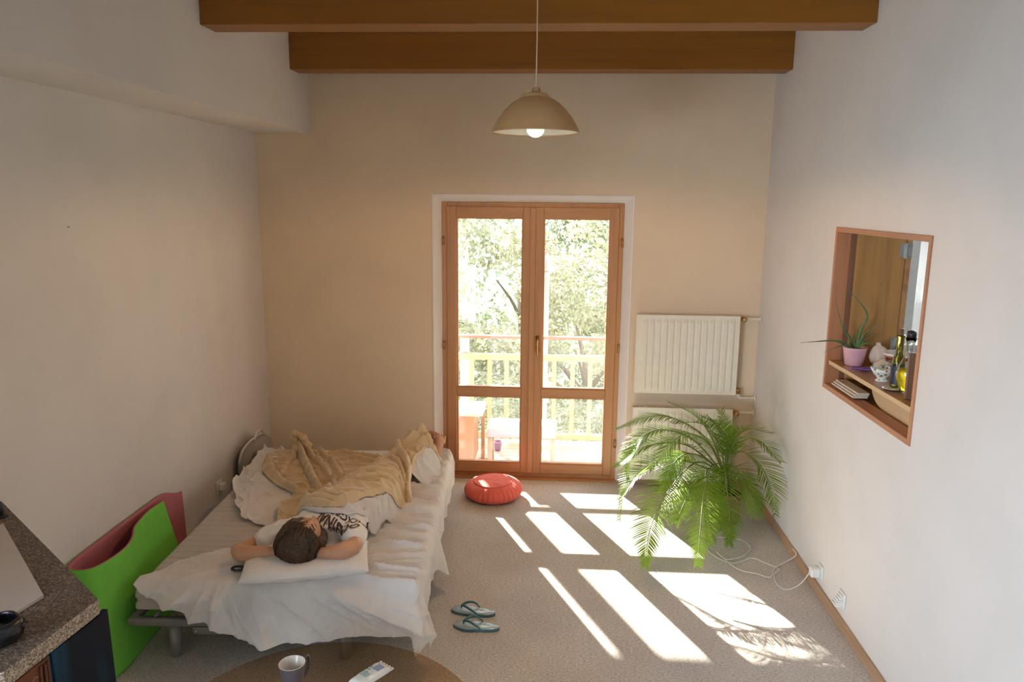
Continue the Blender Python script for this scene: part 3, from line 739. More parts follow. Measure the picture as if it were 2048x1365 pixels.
# big white bed sheet, hanging over the near end and the right side
ULS = [(-.5,.02),(0,.01),(.19,.125),(.33,.28),(.456,.425),(.56,.52),(.64,.47),(.70,.36),(.78,.26),(1.0,.145),(1.3,.025),(1.58,.008),(1.99,.004)]
def lerp_tab(T, v):
    if v <= T[0][0]: return T[0][1]
    for (a, x), (b_, y) in zip(T, T[1:]):
        if v <= b_: return x+(y-x)*smooth01((v-a)/(b_-a))*.6+(y-x)*((v-a)/(b_-a))*.4
    return T[-1][1]
FO = [(0,.0),(.06,.03),(.17,.075),(.33,.155),(.60,.245),(.85,.245),(1.1,.225),(1.30,.205),(1.42,.19),(1.7,.17)]
def ul(v): return lerp_tab(ULS, v) + .008*fbm(v*9, 3)
def fo(u): return lerp_tab(FO, u) + .012*fbm(u*5, 7) + .10*math.exp(-((u-1.455)/.040)**2)
def ro(v): return .215 + .02*fbm(v*3, 1) + .012*fbm(v*9, 2) + .075*math.exp(-((v-.70)/.06)**2) + .06*math.exp(-((v-.03)/.10)**2)
RE = .045
def sheet(s, t):
    up = s*1.64
    v = -fo(up) + t*(BL+.03+fo(up)); a, b_ = ul(v), BW+ro(v); u = a + (b_-a)*s
    u0, v0 = u, v
    cu = min(u, BW-RE); cv = max(v, RE); du, dv = u-cu, v-cv; d = math.hypot(du, dv)
    z = ZT+.007; on = True
    # wrinkles on the flat part
    right = smooth01((u-.72)/.35)
    q = ridge(u*1.3+.35*v, v*8.5+u*1.2); q2 = ridge(u*1.1+9, v*15-u*.8); q3 = ridge(u*7, v*7, 4)
    wr = right*(.034*max(0,q)**4 + .020*max(0,q2)**3) + .006*max(0,q3)**2
    left = smooth01((.55-u)/.3)*smooth01((v-.6)/.1)
    under = smooth01((v-.75)/.15)*smooth01((u-.16)/.1)*smooth01((1.12-u)/.15); wr *= 1-.8*under; left *= 1-.8*under
    wr += left*(.030*max(0, ridge(u*6+v*5.0, v*1.5-u*1.0))**3 + .012*max(0, ridge(u*12+v*9.0, v*4-u*5.0, 4))**2)
    nl = smooth01((.55-v)/.2)*(1-right)
    wr += nl*.016*max(0, ridge(u*3.0-v*4.2, v*2.0+u*1.2, 2))**2
    wr += .018*math.exp(-((u-a)/.012)**2)*(.5+.5*fbm(v*5, 5))*smooth01((v-.6)/.1)
    wr += .0035*max(0, ridge(u*17+v*6, v*19, 41))**3 + .0025*max(0, ridge(u*9-v*21, v*11+u*8, 43))**3
    # radiating folds under the pillow, down the near side
    if d > 1e-6:
        nu, nv = du/d, dv/d
        if d < RE*PI/2: out = RE*math.sin(d/RE); drop = RE*(1-math.cos(d/RE))
        else: out = RE; drop = RE + d - RE*PI/2
        front = abs(nv); hang = max(0, drop-.02)
        ang = math.atan2(u-.50-.25*drop, .12+drop+.08)
        f = max(0, ridge(ang*2.6, drop*1.6, 11))**1.5
        amp = front*(.070*f*smooth01(drop/.10) + .016*max(0, ridge(ang*6, drop*3, 31))**2*smooth01(drop/.08) + .007*max(0, ridge(u*13+drop*9, drop*14-u*4, 33))**3*smooth01(drop/.05)) 
        along = u*front + v*(1-front)
        side = (1-front)*(.016*ridge(v*7, drop*2.5, 5)*smooth01(hang/.06) + .05*math.exp(-((v-.70)/.07)**2)*hang*5)
        corner = 0
        if 0.15 < front < .99: corner = .06*hang*4*(.5+.5*math.sin(math.atan2(-nv, nu)*7))
        out += amp + side + corner*.6 + front*hang*.30*smooth01(u/.5)
        if drop > .135: out -= .0
        u = cu + nu*out; v = cv + nv*out; z -= drop*(.985); wr *= max(0, 1-drop/.05)
        z = max(z, .012)
    # keep clear of the pillow hollow and the sleeper
    return bw(u, v, z + wr)
bm = B(); grid(bm, 330, 420, sheet)
tag(obj('bed_sheet', bm, 'fitted_white', smooth=True, solid=-.0018, fixn=False), 'large crumpled white bed sheet hanging over the near end of the mattress', 'bed sheet')

# pillow
t0 = Vector((-1.230, 3.488, .425)); pa = math.radians(15)
bm = B()
def pil(s, t, sg):
    a, b_ = s*2-1, t*2-1
    ea = max(0, 1-abs(a)**3.2); eb = max(0, 1-abs(b_)**2.6)
    h = .056*(ea**.42)*(eb**.42)
    cx = a*.305*(1-.05*(1-eb)*0 + .02*abs(b_)**3); cy = b_*.168*(1 + .03*abs(a)**3)
    wx = cx*math.cos(pa) - cy*math.sin(pa); wy = cx*math.sin(pa) + cy*math.cos(pa)
    dent = .022*math.exp(-((cx-.01)/.13)**2-((cy+.02)/.10)**2) if sg > 0 else 0
    z = .056 + sg*h*(1.0 if sg > 0 else .95) - dent + (.005*ridge(cx*6, cy*6, 3) + .004*ridge(cx*12+cy*8, cy*9))*(ea*eb)**.3
    return t0 + Vector((wx, wy, z))
grid(bm, 70, 50, lambda s, t: pil(s, t, 1)); grid(bm, 70, 50, lambda s, t: pil(s, t, -1))
bmesh.ops.remove_doubles(bm, verts=bm.verts, dist=.0006)
tag(obj('pillow', bm, 'pillow_white', smooth=True), 'plump white pillow under the sleeper\'s head at the near end of the bed', 'pillow')

# ================================================================== THE SLEEPER
def ball(bm, c, r, n=14, M=None):
    g = bmesh.ops.create_uvsphere(bm, u_segments=n*2, v_segments=n, radius=1)
    T = Matrix.Translation(c) @ (M if M else Matrix.Identity(4)) @ Matrix.Diagonal((*((r, r, r) if not isinstance(r, tuple) else r), 1))
    bmesh.ops.transform(bm, matrix=T, verts=g['verts']); return g['verts']
def limb(bm, pts, rad, n=20, m=24):
    P = catmull(pts, m); k = len(rad)-1
    R = []
    for i in range(m):
        t = i/(m-1)*k; a = min(int(t), k-1); R.append(rad[a]+(rad[a+1]-rad[a])*smooth01(t-a))
    tube(bm, P, R, n); ball(bm, P[0], R[0]*.99, 10); ball(bm, P[-1], R[-1]*.99, 10)
HC = Vector((-1.245, 3.515, .602))
Kc = Vector((-.10, -1, .06)).normalized(); Fc = Vector((.42, -.16, .89)); Fc = (Fc - Kc*Fc.dot(Kc)).normalized(); Rc = Kc.cross(Fc)
HM = Matrix((Rc, Kc, Fc)).transposed().to_4x4()
def head_r(d):
    x, y, z = d
    w = .073*(1 - .28*smooth01((-y-.15)/.8)); hgt = .110; dep = .094
    p = Vector((x*w, y*hgt, z*dep))
    if z > 0:
        p.z += .026*math.exp(-(x/.15)**2 - ((y+.16)/.16)**2) + .010*math.exp(-(x/.12)**2 - ((y-.02)/.16)**2)
        p.z += .006*math.exp(-((y-.27)/.10)**2)*math.exp(-(x/.6)**2)
        p.z -= .012*math.exp(-((abs(x)-.36)/.17)**2 - ((y-.08)/.11)**2)
        p.z += .005*math.exp(-((abs(x)-.36)/.10)**2 - ((y-.07)/.06)**2)
        p.z += .010*math.exp(-(x/.26)**2 - ((y+.50)/.07)**2) + .008*math.exp(-(x/.24)**2 - ((y+.62)/.06)**2)
        p.z += .016*math.exp(-(x/.3)**2 - ((y+.86)/.13)**2)
        p.z += .006*math.exp(-((abs(x)-.52)/.2)**2 - ((y+.15)/.2)**2)
    return p
def build_body():
    bm = B()
    # torso, hips
    rings = []
    spec = [((-1.215,3.620,.560),.055,.050),((-1.205,3.660,.550),.085,.058),((-1.195,3.715,.545),.160,.072),((-1.180,3.820,.540),.172,.095),((-1.160,3.900,.540),.160,.103),
            ((-1.125,4.020,.530),.135,.088),((-1.110,4.120,.525),.132,.085),((-1.095,4.230,.522),.150,.090),((-1.085,4.320,.518),.152,.086),((-1.07,4.39,.512),.13,.072)]
    for c, rx, rz in spec:
        c = Vector(c); rings.append([bm.verts.new(c + Vector((rx*math.cos(a), rx*.22*math.cos(a), rz*math.sin(a)))) for a in [2*PI*k/32 for k in range(32)]])
    for a, b_ in zip(rings, rings[1:]):
        for k in range(32): bm.faces.new((a[k], a[(k+1)%32], b_[(k+1)%32], b_[k]))
    bm.faces.new(rings[0][::-1]); bm.faces.new(rings[-1])
    limb(bm, [HC+Vector((.0,.05,-.035)), (-1.225,3.60,.562), (-1.21,3.68,.55)], [.050,.047,.055])
    # legs
    limb(bm, [(-1.15,4.33,.51),(-1.10,4.55,.505),(-1.06,4.74,.495),(-1.00,4.90,.485),(-.920,5.045,.475)], [.078,.068,.050,.050,.034])
    limb(bm, [(-1.01,4.35,.515),(-.985,4.55,.51),(-.955,4.74,.50),(-.90,4.90,.49),(-.825,5.055,.475)], [.078,.068,.050,.050,.034])
    # feet: heel, arch, ball and five toes
    for (hx, hy, tx, ty, lean, big) in ((-.918,5.06,-.893,5.085,-.02,1),(-.822,5.065,-.790,5.085,.02,-1)):
        A = Vector((hx,hy,.475)); T = Vector((tx,ty,.625)); ax = (T-A)
        limb(bm, [A+Vector((0,.015,-.015)), A+ax*.35, A+ax*.7, T], [.034,.033,.036,.034], m=14)
        side = Vector((1,.05,0)); 
        limb(bm, [T-side*.022-Vector((0,0,.02)), T+side*.022-Vector((0,0,.02))], [.024,.022], m=6)
        for k in range(5):
            s = (k-2)*.0185*big*-1; L = [.052,.046,.042,.036,.028][k]; r = [.0125,.0092,.0088,.0082,.0078][k]
            b0 = T + side*s*(-1 if big < 0 else -1)*-1 + Vector((0,-.004,.006-.003*k)); e = b0 + Vector((s*.12, -.012, L))
            limb(bm, [b0, (b0+e)/2+Vector((0,.003,.002)), e], [r, r*.95, r*.9], n=10, m=7)
    # arms, folded behind the head
    limb(bm, [(-1.345,3.705,.545),(-1.46,3.655,.520),(-1.605,3.535,.500)], [.056,.047,.037])
    limb(bm, [(-1.605,3.53,.505),(-1.55,3.465,.522),(-1.44,3.445,.540),(-1.345,3.460,.540)], [.037,.043,.033,.024])
    limb(bm, [(-1.055,3.700,.550),(-1.015,3.62,.560),(-.990,3.515,.560)], [.052,.046,.040])
    limb(bm, [(-.990,3.505,.565),(-1.03,3.455,.562),(-1.10,3.445,.550),(-1.17,3.465,.540)], [.039,.044,.033,.024])
    # hands under the head
    for (wr, dr_, sg) in ((Vector((-1.345,3.460,.540)), Vector((1,.10,0)).normalized(), 1), (Vector((-1.17,3.465,.540)), Vector((-1,.12,-.0)).normalized(), -1)):
        pc = wr + dr_*.045; sd = Vector((0,0,1)).cross(dr_)
        M = Matrix((dr_, sd, Vector((0,0,1)))).transposed().to_4x4(); ball(bm, pc, (.050,.038,.014), 10, M)
        for k in range(4):
            o0 = pc + dr_*.036 + sd*(k-1.5)*.018; L = [.066,.074,.070,.055][k]
            limb(bm, [o0, o0+dr_*L*.5+sd*(k-1.5)*.004+Vector((0,0,.004)), o0+dr_*L+sd*(k-1.5)*.006-Vector((0,0,.004))], [.0088,.0082,.0072], n=10, m=8)
        o0 = pc - dr_*.012 - sd*.030*sg; limb(bm, [o0, o0-sd*.020*sg+dr_*.022, o0-sd*.026*sg+dr_*.048], [.011,.0098,.0082], n=10, m=8)
    # head with face
    vs = ball(bm, Vector((0,0,0)), 1.0, 40)
    for v in vs:
        d = v.co.normalized(); d = Vector((d.x, d.y, d.z)); v.co = HC + HM.to_3x3() @ head_r(d)
    for sx in (-1, 1):
        ec = HC + HM.to_3x3() @ Vector((sx*.074, -.006, -.006))
        M = HM @ Matrix.Rotation(sx*.45, 4, 'Y')
        ball(bm, ec, (.008,.031,.019), 8, M)
    me = bpy.data.meshes.new('body'); bm.to_mesh(me); bm.free(); return me
def remesh(me, voxel, sm=3, deci=None):
    o = bpy.data.objects.new('tmp', me); COL.objects.link(o)
    md = o.modifiers.new('r', 'REMESH'); md.mode = 'VOXEL'; md.voxel_size = voxel; md.use_smooth_shade = True
    if sm: m2 = o.modifiers.new('s', 'SMOOTH'); m2.factor = .5; m2.iterations = sm
    dg = bpy.context.evaluated_depsgraph_get(); ev = o.evaluated_get(dg)
    res = bpy.data.meshes.new_from_object(ev); bpy.data.objects.remove(o); return res
def obj_me(name, me, mat, parent=None):
    bm = B(); bm.from_mesh(me); bpy.data.meshes.remove(me); return obj(name, bm, mat, parent, smooth=True)
PR = thing('person', 'person asleep on their back in a white printed t-shirt, arms folded behind the head', 'person', (-1.1, 4.2, ZT))
body = obj_me('body', remesh(build_body(), .0045, 2), 'skin', PR)
# lips
bm = B(); 
for yy, w in ((-.50, .021), (-.60, .018)):
    p0 = HC + HM.to_3x3() @ (head_r(Vector((0, yy, math.sqrt(1-yy*yy)))) - Vector((0,0,.004)))
    ball(bm, p0, (w, .0048, .006), 8, HM)
obj('lips', bm, 'lips', PR, smooth=True)
# eyebrows and closed lashes
bm = B()
for sx in (-1, 1):
    for (yy, r, xs) in ((.26, .0032, (.16,.3,.45,.58)), (.04, .0014, (.22,.32,.42,.50))):
        P = []
        for x in xs:
            yv = yy + (.04*math.sin((x-xs[0])/(xs[-1]-xs[0])*PI) if yy > .1 else -.03*math.sin((x-xs[0])/(xs[-1]-xs[0])*PI))
            d = Vector((sx*x, yv, math.sqrt(max(.02, 1-x*x-yv*yv)))); P.append(HC + HM.to_3x3() @ (head_r(d)*1.0))
        tube(bm, catmull(P, 8), r, 6)
obj('eyebrow', bm, 'hair', PR, smooth=True)
# hair: a full cap plus strands sweeping down to the pillow
def hair_face(d):      # 1 on the face, 0 elsewhere
    x, y, z = d
    return smooth01((z - .28 + .25*abs(x)*0)/.22) * smooth01((.56 - y - .10*x)/.12)
bm = B(); vs = ball(bm, Vector((0,0,0)), 1.0, 60)
for v in vs:
    d = v.co.normalized(); p = head_r(d); f = hair_face(d)
    az = math.atan2(d.x, d.z)
    gr = .006*ridge(az*9, d.y*1.6) + .004*ridge(az*22, d.y*2)
    th = .014 + .012*smooth01(d.y) + .026*smooth01(-d.z+.2) + .020*smooth01(abs(d.x)*1.2-.2) + gr
    q = p + d*th*(1-f) - d*.016*f
    if d.y > .1: q.z -= .016*d.y
    w = HC + HM.to_3x3() @ q; w.z = max(w.z, .520 + .01*fbm(w.x*20, w.y*20)); v.co = w
hair = obj('hair', bm, 'hair', PR, smooth=True)
bm = B(); rnd = random.Random(4)
for i in range(150):
    az0 = rnd.uniform(-1.3, 1.9) if i > 40 else rnd.uniform(.3, 1.5)
    y0 = rnd.uniform(.45, .60); P = []
    for k in range(9):
        t = k/8; az = az0*(1+.0*t) + (1.5 if az0 > 0 else -1.5)*t*rnd.uniform(.85, 1.05)*.8
        yy = y0 - .25*t*rnd.uniform(.8, 1.2) + (.25*math.sin(t*PI) if i % 3 else .12*math.sin(t*PI))
        yy = max(-.75, min(.93, yy)); rr = math.sqrt(1-yy*yy)
        d = Vector((math.sin(az)*rr, yy, math.cos(az)*rr)); th = .022 + .012*smooth01(d.y) + .026*smooth01(-d.z+.2) + .020*smooth01(abs(d.x)*1.2-.2)
        q = head_r(d) + d*(th + .004*rnd.random())
        if d.y > .1: q.z -= .016*d.y
        w = HC + HM.to_3x3() @ q; w.z = max(w.z, .522); P.append(w)
    r = rnd.uniform(.0015, .0035); tube(bm, catmull(P, 16), [r*(.4+.6*math.sin(PI*min(1, (j+1)/16+.1))) for j in range(16)], 5)
obj('hair_strands', bm, 'hair', PR, smooth=True)

# t-shirt
bm = B(); rings = []
spec = [((-1.205,3.610,.560),.062,.062,.055),((-1.195,3.645,.556),.110,.115,.078),((-1.185,3.700,.555),.180,.180,.094),((-1.180,3.820,.550),.198,.185,.116),((-1.160,3.900,.548),.192,.200,.126),
        ((-1.135,4.020,.535),.175,.190,.110),((-1.120,4.120,.530),.172,.180,.104),((-1.100,4.230,.525),.172,.170,.100),((-1.09,4.30,.520),.165,.160,.090)]
for c, rl, rr, rz in spec:
    c = Vector(c); R = []
    for a in [2*PI*k/48 for k in range(48)]:
        ca, sa = math.cos(a), math.sin(a); rx = rr if ca > 0 else rl
        zz_ = rz*math.copysign(abs(sa)**.85, sa)
        if ca > .5 and rr > .19: zz_ *= 1 - (ca-.5)*1.3*min(1, (rr-.18)/.08)
        z = c.z + zz_
        if ca > .45: z -= (ca-.45)*.16*min(1, max(0, (rr-.19)/.08))
        R.append(bm.verts.new((c.x + rx*ca, c.y + .2*rx*ca, max(z, ZT+.008))))
    rings.append(R)
for a, b_ in zip(rings, rings[1:]):
    for k in range(48): bm.faces.new((a[k], a[(k+1)%48], b_[(k+1)%48], b_[k]))
bm.faces.new(rings[0][::-1]); bm.faces.new(rings[-1])
limb(bm, [(-1.32,3.715,.548),(-1.40,3.67,.535),(-1.47,3.625,.525)], [.072,.074,.074])
limb(bm, [(-1.075,3.715,.545),(-1.035,3.665,.552),(-1.005,3.590,.565)], [.066,.060,.058])
me = bpy.data.meshes.new('shirt'); bm.to_mesh(me); bm.free(); me = remesh(me, .006, 8)
bm = B(); bm.from_mesh(me); bpy.data.meshes.remove(me); bm.normal_update()
for v in bm.verts:
    x, y, z = v.co
    r1_ = max(0, ridge(x*6+y*7, y*3-x*3, 1))**2*.009 + max(0, ridge(x*15-y*6, y*11, 2))**2*.005
    sh = math.exp(-((x+1.03)/.10)**2-((y-3.70)/.10)**2); r1_ += sh*.010*ridge(x*26+y*8, y*9)
    v.co += v.normal*r1_
    v.co.z = max(v.co.z, ZT+.007)
shirt = obj('t_shirt', bm, 'tshirt_white', PR, smooth=True)
sm_ = shirt.data; bvh = BVHTree.FromPolygons([v.co + Vector((-1.1,4.2,ZT)) for v in sm_.vertices], [p.vertices for p in sm_.polygons])
# print on the shirt, upright for whoever stands at the feet
def shirt_print(txt, x, y, size, rot, sx=1.0, name='shirt_print', bold=0.0):
    cu = bpy.data.curves.new('txt', 'FONT'); cu.body = txt; cu.size = size; cu.align_x = 'CENTER'; cu.offset = bold; cu.resolution_u = 3
    o = bpy.data.objects.new('tmp', cu); COL.objects.link(o); dg = bpy.context.evaluated_depsgraph_get()
    me = bpy.data.meshes.new_from_object(o.evaluated_get(dg)); bpy.data.objects.remove(o)
    b = B(); b.from_mesh(me); bpy.data.meshes.remove(me)
    bmesh.ops.triangulate(b, faces=b.faces)
    for _ in range(2):
        es = [e for e in b.edges if e.calc_length() > .006]
        if es: bmesh.ops.subdivide_edges(b, edges=es, cuts=1); bmesh.ops.triangulate(b, faces=b.faces)
    cr, sr = math.cos(rot), math.sin(rot)
    for v in b.verts:
        a, c_ = v.co.x*sx, v.co.y*1.25
        arc = c_ - .9*a*a
        px, py = x + (-a*cr + arc*sr), y + (-arc*cr - a*sr)
        h = bvh.ray_cast(Vector((px, py, 1.2)), Vector((0, 0, -1)))
        v.co = Vector((px, py, (h[0].z if h[0] else .6) + .0022))
    obj(name, b, 'ink', PR, fixn=False)
shirt_print('ORIGINAL', -1.105, 3.655, .070, -.30, .80, bold=.0022)
shirt_print('BACKGROUND', -1.110, 3.725, .052, -.25, .85, bold=.0012)
shirt_print('EVENTS', -1.115, 3.772, .026, -.22, 1.1)
shirt_print('CREATIVE', -1.150, 3.640, .020, -.25, 1.1)
# height of what the covers rest on, closed over like taut cloth
HX0, HY0_, HS, HNX, HNY = -2.20, 3.50, .0125, 130, 165
bbv = BVHTree.FromPolygons([v.co + Vector((-1.1,4.2,ZT)) for v in body.data.vertices], [p.vertices for p in body.data.polygons])
HM_ = [[ZT]*HNX for _ in range(HNY)]
for j in range(HNY):
    for i in range(HNX):
        x_, y_ = HX0+i*HS, HY0_+j*HS
        for bv in (bvh, bbv):
            h = bv.ray_cast(Vector((x_, y_, 1.2)), Vector((0, 0, -1)))
            if h[0] and y_ < 5.03: HM_[j][i] = max(HM_[j][i], h[0].z)
        HM_[j][i] = max(HM_[j][i], Hc(x_, y_))
H0_ = [r[:] for r in HM_]
for it in range(5):
    N_ = [r[:] for r in HM_]
    for j in range(1, HNY-1):
        for i in range(1, HNX-1):
            a_ = (HM_[j][i-1]+HM_[j][i+1]+HM_[j-1][i]+HM_[j+1][i]+HM_[j][i]*2)/6
            N_[j][i] = max(H0_[j][i], a_)
    HM_ = N_
def Hb(x, y):
    fx, fy = (x-HX0)/HS, (y-HY0_)/HS; i, j = int(fx), int(fy)
    if i < 0 or j < 0 or i >= HNX-1 or j >= HNY-1: return Hc(x, y)
    fx -= i; fy -= j
    return (HM_[j][i]*(1-fx)+HM_[j][i+1]*fx)*(1-fy) + (HM_[j+1][i]*(1-fx)+HM_[j+1][i+1]*fx)*fy
# bracelet lying under the elbow
bm = B(); P = [Vector((-1.575+.030*math.cos(a), 3.452+.020*math.sin(a), .445)) for a in [2*PI*k/24 for k in range(25)]]
for q in P[:-1]: ball(bm, q, .0068, 5)
tag(obj('bracelet', bm, 'bracelet_dark', smooth=True), 'small dark beaded bracelet lying on the sheet beneath the left elbow', 'bracelet')

# ================================================================== BLANKET
def coons(bm, c0, c1, d0, d1, nu, nv, zf):
    """c0 near edge, c1 far edge (both left to right); d0 left edge, d1 right edge (both near to far)"""
    A, C, L, R = catmull(c0, nu), catmull(c1, nu), catmull(d0, nv), catmull(d1, nv)
    def fn(s, t):
        i, j = round(s*(nu-1)), round(t*(nv-1))
        p = A[i]*(1-t)+C[i]*t + L[j]*(1-s)+R[j]*s - (A[0]*(1-s)*(1-t)+A[-1]*s*(1-t)+C[0]*(1-s)*t+C[-1]*s*t)
        return Vector((p.x, p.y, zf(p.x, p.y, s, t)))
    grid(bm, nu, nv, fn)
near = [(-1.5705, 3.9761, 0.4400), (-1.5395, 4.0065, 0.5200), (-1.3990, 3.8207, 0.6400), (-1.2251, 3.7194, 0.7000), (-1.0999, 3.7567, 0.7000), (-1.0120, 3.9463, 0.6300), (-0.9228, 4.1882, 0.5200), (-0.8512, 4.3461, 0.4400)]
right = [(-0.8512, 4.3461, 0.4400), (-0.8908, 4.4885, 0.4600), (-0.9023, 4.6880, 0.4600), (-0.8615, 4.8797, 0.4600), (-0.7906, 5.0054, 0.4600), (-0.7735, 5.0828, 0.5000)]
far = [(-2.0679, 5.2117, 0.4400), (-1.9029, 5.2519, 0.4700), (-1.7044, 5.2230, 0.4700), (-1.4781, 5.2223, 0.5000), (-1.2577, 5.1645, 0.5600), (-1.0816, 5.1191, 0.6400), (-0.9237, 5.0103, 0.6900), (-0.8638, 5.0278, 0.6200), (-0.8124, 5.0576, 0.5300)]
left = [(-1.5705, 3.9761, 0.4400), (-1.6373, 4.2143, 0.4400), (-1.6135, 4.3403, 0.4400), (-1.6431, 4.4520, 0.4400), (-1.8232, 4.6101, 0.4400), (-2.0091, 4.8778, 0.4400), (-2.0679, 5.2117, 0.4400)]
FOLDS = [([(-1.5414, 3.9608), (-1.4010, 3.8401), (-1.1330, 3.7745), (-1.0016, 3.9043), (-0.8611, 4.2104)], .020, .016),
 ([(-1.5632, 4.2945), (-1.2404, 4.2484), (-1.0410, 4.3144), (-0.9398, 4.4182), (-0.8740, 4.3357)], .030, .018),
 ([(-1.5503, 4.4445), (-1.2627, 4.4428), (-1.0618, 4.6929), (-1.0120, 4.7766)], .032, .020),
 ([(-1.0250, 4.7721), (-0.9449, 4.6369), (-0.8811, 4.4397), (-0.8496, 4.3065)], .040, .020),
 ([(-1.0371, 4.6540), (-0.9595, 4.5457), (-0.8800, 4.3669)], .026, .014),
 ([(-1.4832, 4.6270), (-1.1911, 4.6745), (-1.0248, 4.8409), (-0.8819, 5.0045)], .034, .020),
 ([(-1.1620, 4.8355), (-0.9827, 4.9784), (-0.8789, 4.9851), (-0.8306, 4.9469)], .034, .018),
 ([(-1.8656, 5.2352), (-1.7080, 4.9198), (-1.4851, 4.4842)], .046, .022), ([(-1.8044, 5.2078), (-1.5610, 4.8810), (-1.3752, 4.5116)], .036, .020),
 ([(-1.6951, 5.1945), (-1.5288, 4.9871), (-1.3549, 4.6492)], .028, .016), ([(-1.8656, 5.2352), (-1.8487, 4.9404), (-1.8265, 4.7496)], .028, .018),
 ([(-2.0602, 5.1128), (-1.8938, 4.7705), (-1.6822, 4.5165), (-1.5355, 4.3949)], .030, .020), ([(-2.0327, 4.9567), (-1.8894, 4.6772), (-1.6994, 4.4726)], .016, .014),
 ([(-1.4453, 5.1017), (-1.2051, 5.0189), (-0.9916, 5.0295)], .028, .018), ([(-1.6222, 5.2007), (-1.3963, 5.1951), (-1.2292, 5.1169)], .022, .012),
 ([(-1.2035, 4.1162), (-1.0763, 4.2051), (-0.9335, 4.3859)], .020, .014), ([(-1.5252, 3.9970), (-1.4286, 3.9852), (-1.2347, 3.9280)], .022, .016), ([(-0.9145, 5.0362), (-0.8487, 5.0613), (-0.8143, 4.9758)], .020, .016)]
KN = (-1.8614, 5.2009)
def bz(x, y, s, t):
    z = Hb(x, y) + .022
    f = 0
    for P, h, w in FOLDS:
        d = seg_d(x, y, P); w = w*.8; h = h*1.15
        if d < w*3: f += h*math.exp(-(d/w)**2)*(.85+.25*fbm(x*4, y*4, h*90)); f -= h*.28*math.exp(-((d-w*1.9)/(w*.7))**2)
    f += .022*max(0, ridge(x*3.2+y*1.5, y*7.5-x*2, 3))**3 + .010*max(0, ridge(x*8, y*12+x*6, 8))**3
    kd = math.hypot((x-KN[0]), (y-KN[1])*.8)
    f += .035*math.exp(-(kd/.08)**2)*(.8+.3*math.cos(7*math.atan2(y-KN[1], x-KN[0])))
    e = min(s, 1-s, t, 1-t); k = smooth01(e/.028)
    roll = .010*math.exp(-((e-.022)/.014)**2)
    return max(ZT+.024, z*k + (z-.010)*(1-k) + f*(.35+.65*k) + roll)
bm = B(); coons(bm, near, far, left, right, 300, 260, bz)
bl = obj('blanket', bm, 'blanket_beige', smooth=True, solid=.007, fixn=False)
tag(bl, 'beige fleece blanket with deep folds over the sleeper\'s body and legs', 'blanket')
# bunched knot of blanket standing up at the far left
bm = B(); kb = Vector((KN[0], KN[1], ZT+.05))
P = catmull([kb+Vector((.01,-.02,-.03)), kb+Vector((-.01,.0,.05)), kb+Vector((-.035,.0,.095)), kb+Vector((-.02,.01,.120)), kb+Vector((.03,.0,.105)), kb+Vector((.075,-.01,.06)), kb+Vector((.085,-.02,.02))], 34)
tube(bm, P, [(.024+.008*math.sin(i*.9))*(1.5 if i < 6 else 1) for i in range(34)], 22)
for v in bm.verts: v.co += Vector((fbm(v.co.x*25, v.co.y*25, v.co.z*25), fbm(v.co.y*25, v.co.z*25, 4), fbm(v.co.z*25, v.co.x*25, 9)))*.010
obj('bunched_fold', bm, 'blanket_beige', bl, smooth=True)

# thin white top sheet, turned out from under the blanket
def tz(x, y, s, t):
    z = Hb(x, y) + .004
    e = min(s, 1-s, t*1.0)
    return max(ZT+.010, z + (1-smooth01((t-.22)/.15))*(.016*max(0, ridge(x*9+y*6, y*10-x*4, 21))**2 + .006*ridge(x*22, y*20, 5))*smooth01(e/.1) + .010*math.exp(-((t-.05)/.04)**2))
near2 = [(-1.4054, 3.8180, 0.6000), (-1.2465, 3.6995, 0.6850), (-1.0867, 3.7087, 0.6950), (-0.9783, 3.8093, 0.6300), (-0.9452, 3.9556, 0.5200), (-0.9213, 4.0374, 0.4600), (-0.8739, 4.0914, 0.4500), (-0.8528, 4.1645, 0.4500)]
far2 = [(-1.4659, 4.0950, 0.6000), (-1.2963, 4.0357, 0.6600), (-1.1740, 4.1241, 0.6600), (-1.0830, 4.2345, 0.6200), (-1.0266, 4.3783, 0.5000), (-0.9978, 4.3892, 0.4800), (-0.9532, 4.4011, 0.4600), (-0.9159, 4.3881, 0.4500)]
bm = B(); coons(bm, near2, far2, [near2[0], far2[0]], [near2[-1], far2[-1]], 160, 70, tz)
tag(obj('top_sheet', bm, 'sheet_white', smooth=True, solid=.0016, fixn=False), 'thin white top sheet showing between the t-shirt and the beige blanket', 'top sheet')
# sheet edge lifted over the feet at the far right
bm = B()
near3 = [(-.985, 4.60, 0), (-.92, 4.60, 0), (-.85, 4.61, 0), (-.80, 4.63, 0)]
far3 = [(-.96, 5.00, 0), (-.905, 5.015, 0), (-.84, 5.02, 0), (-.775, 4.985, 0)]
coons(bm, near3, far3, [near3[0], (-.975, 4.85, 0), far3[0]], [near3[-1], (-.752, 4.86, 0), far3[-1]], 60, 70, lambda x, y, s, t: max(ZT+.012, Hb(x, y)+.010+.006*max(0, ridge(x*14, y*9))**2))
tag(obj('sheet_corner', bm, 'sheet_white', smooth=True, solid=.0016, fixn=False), 'white sheet corner showing from under the blanket beside the bare feet', 'sheet')

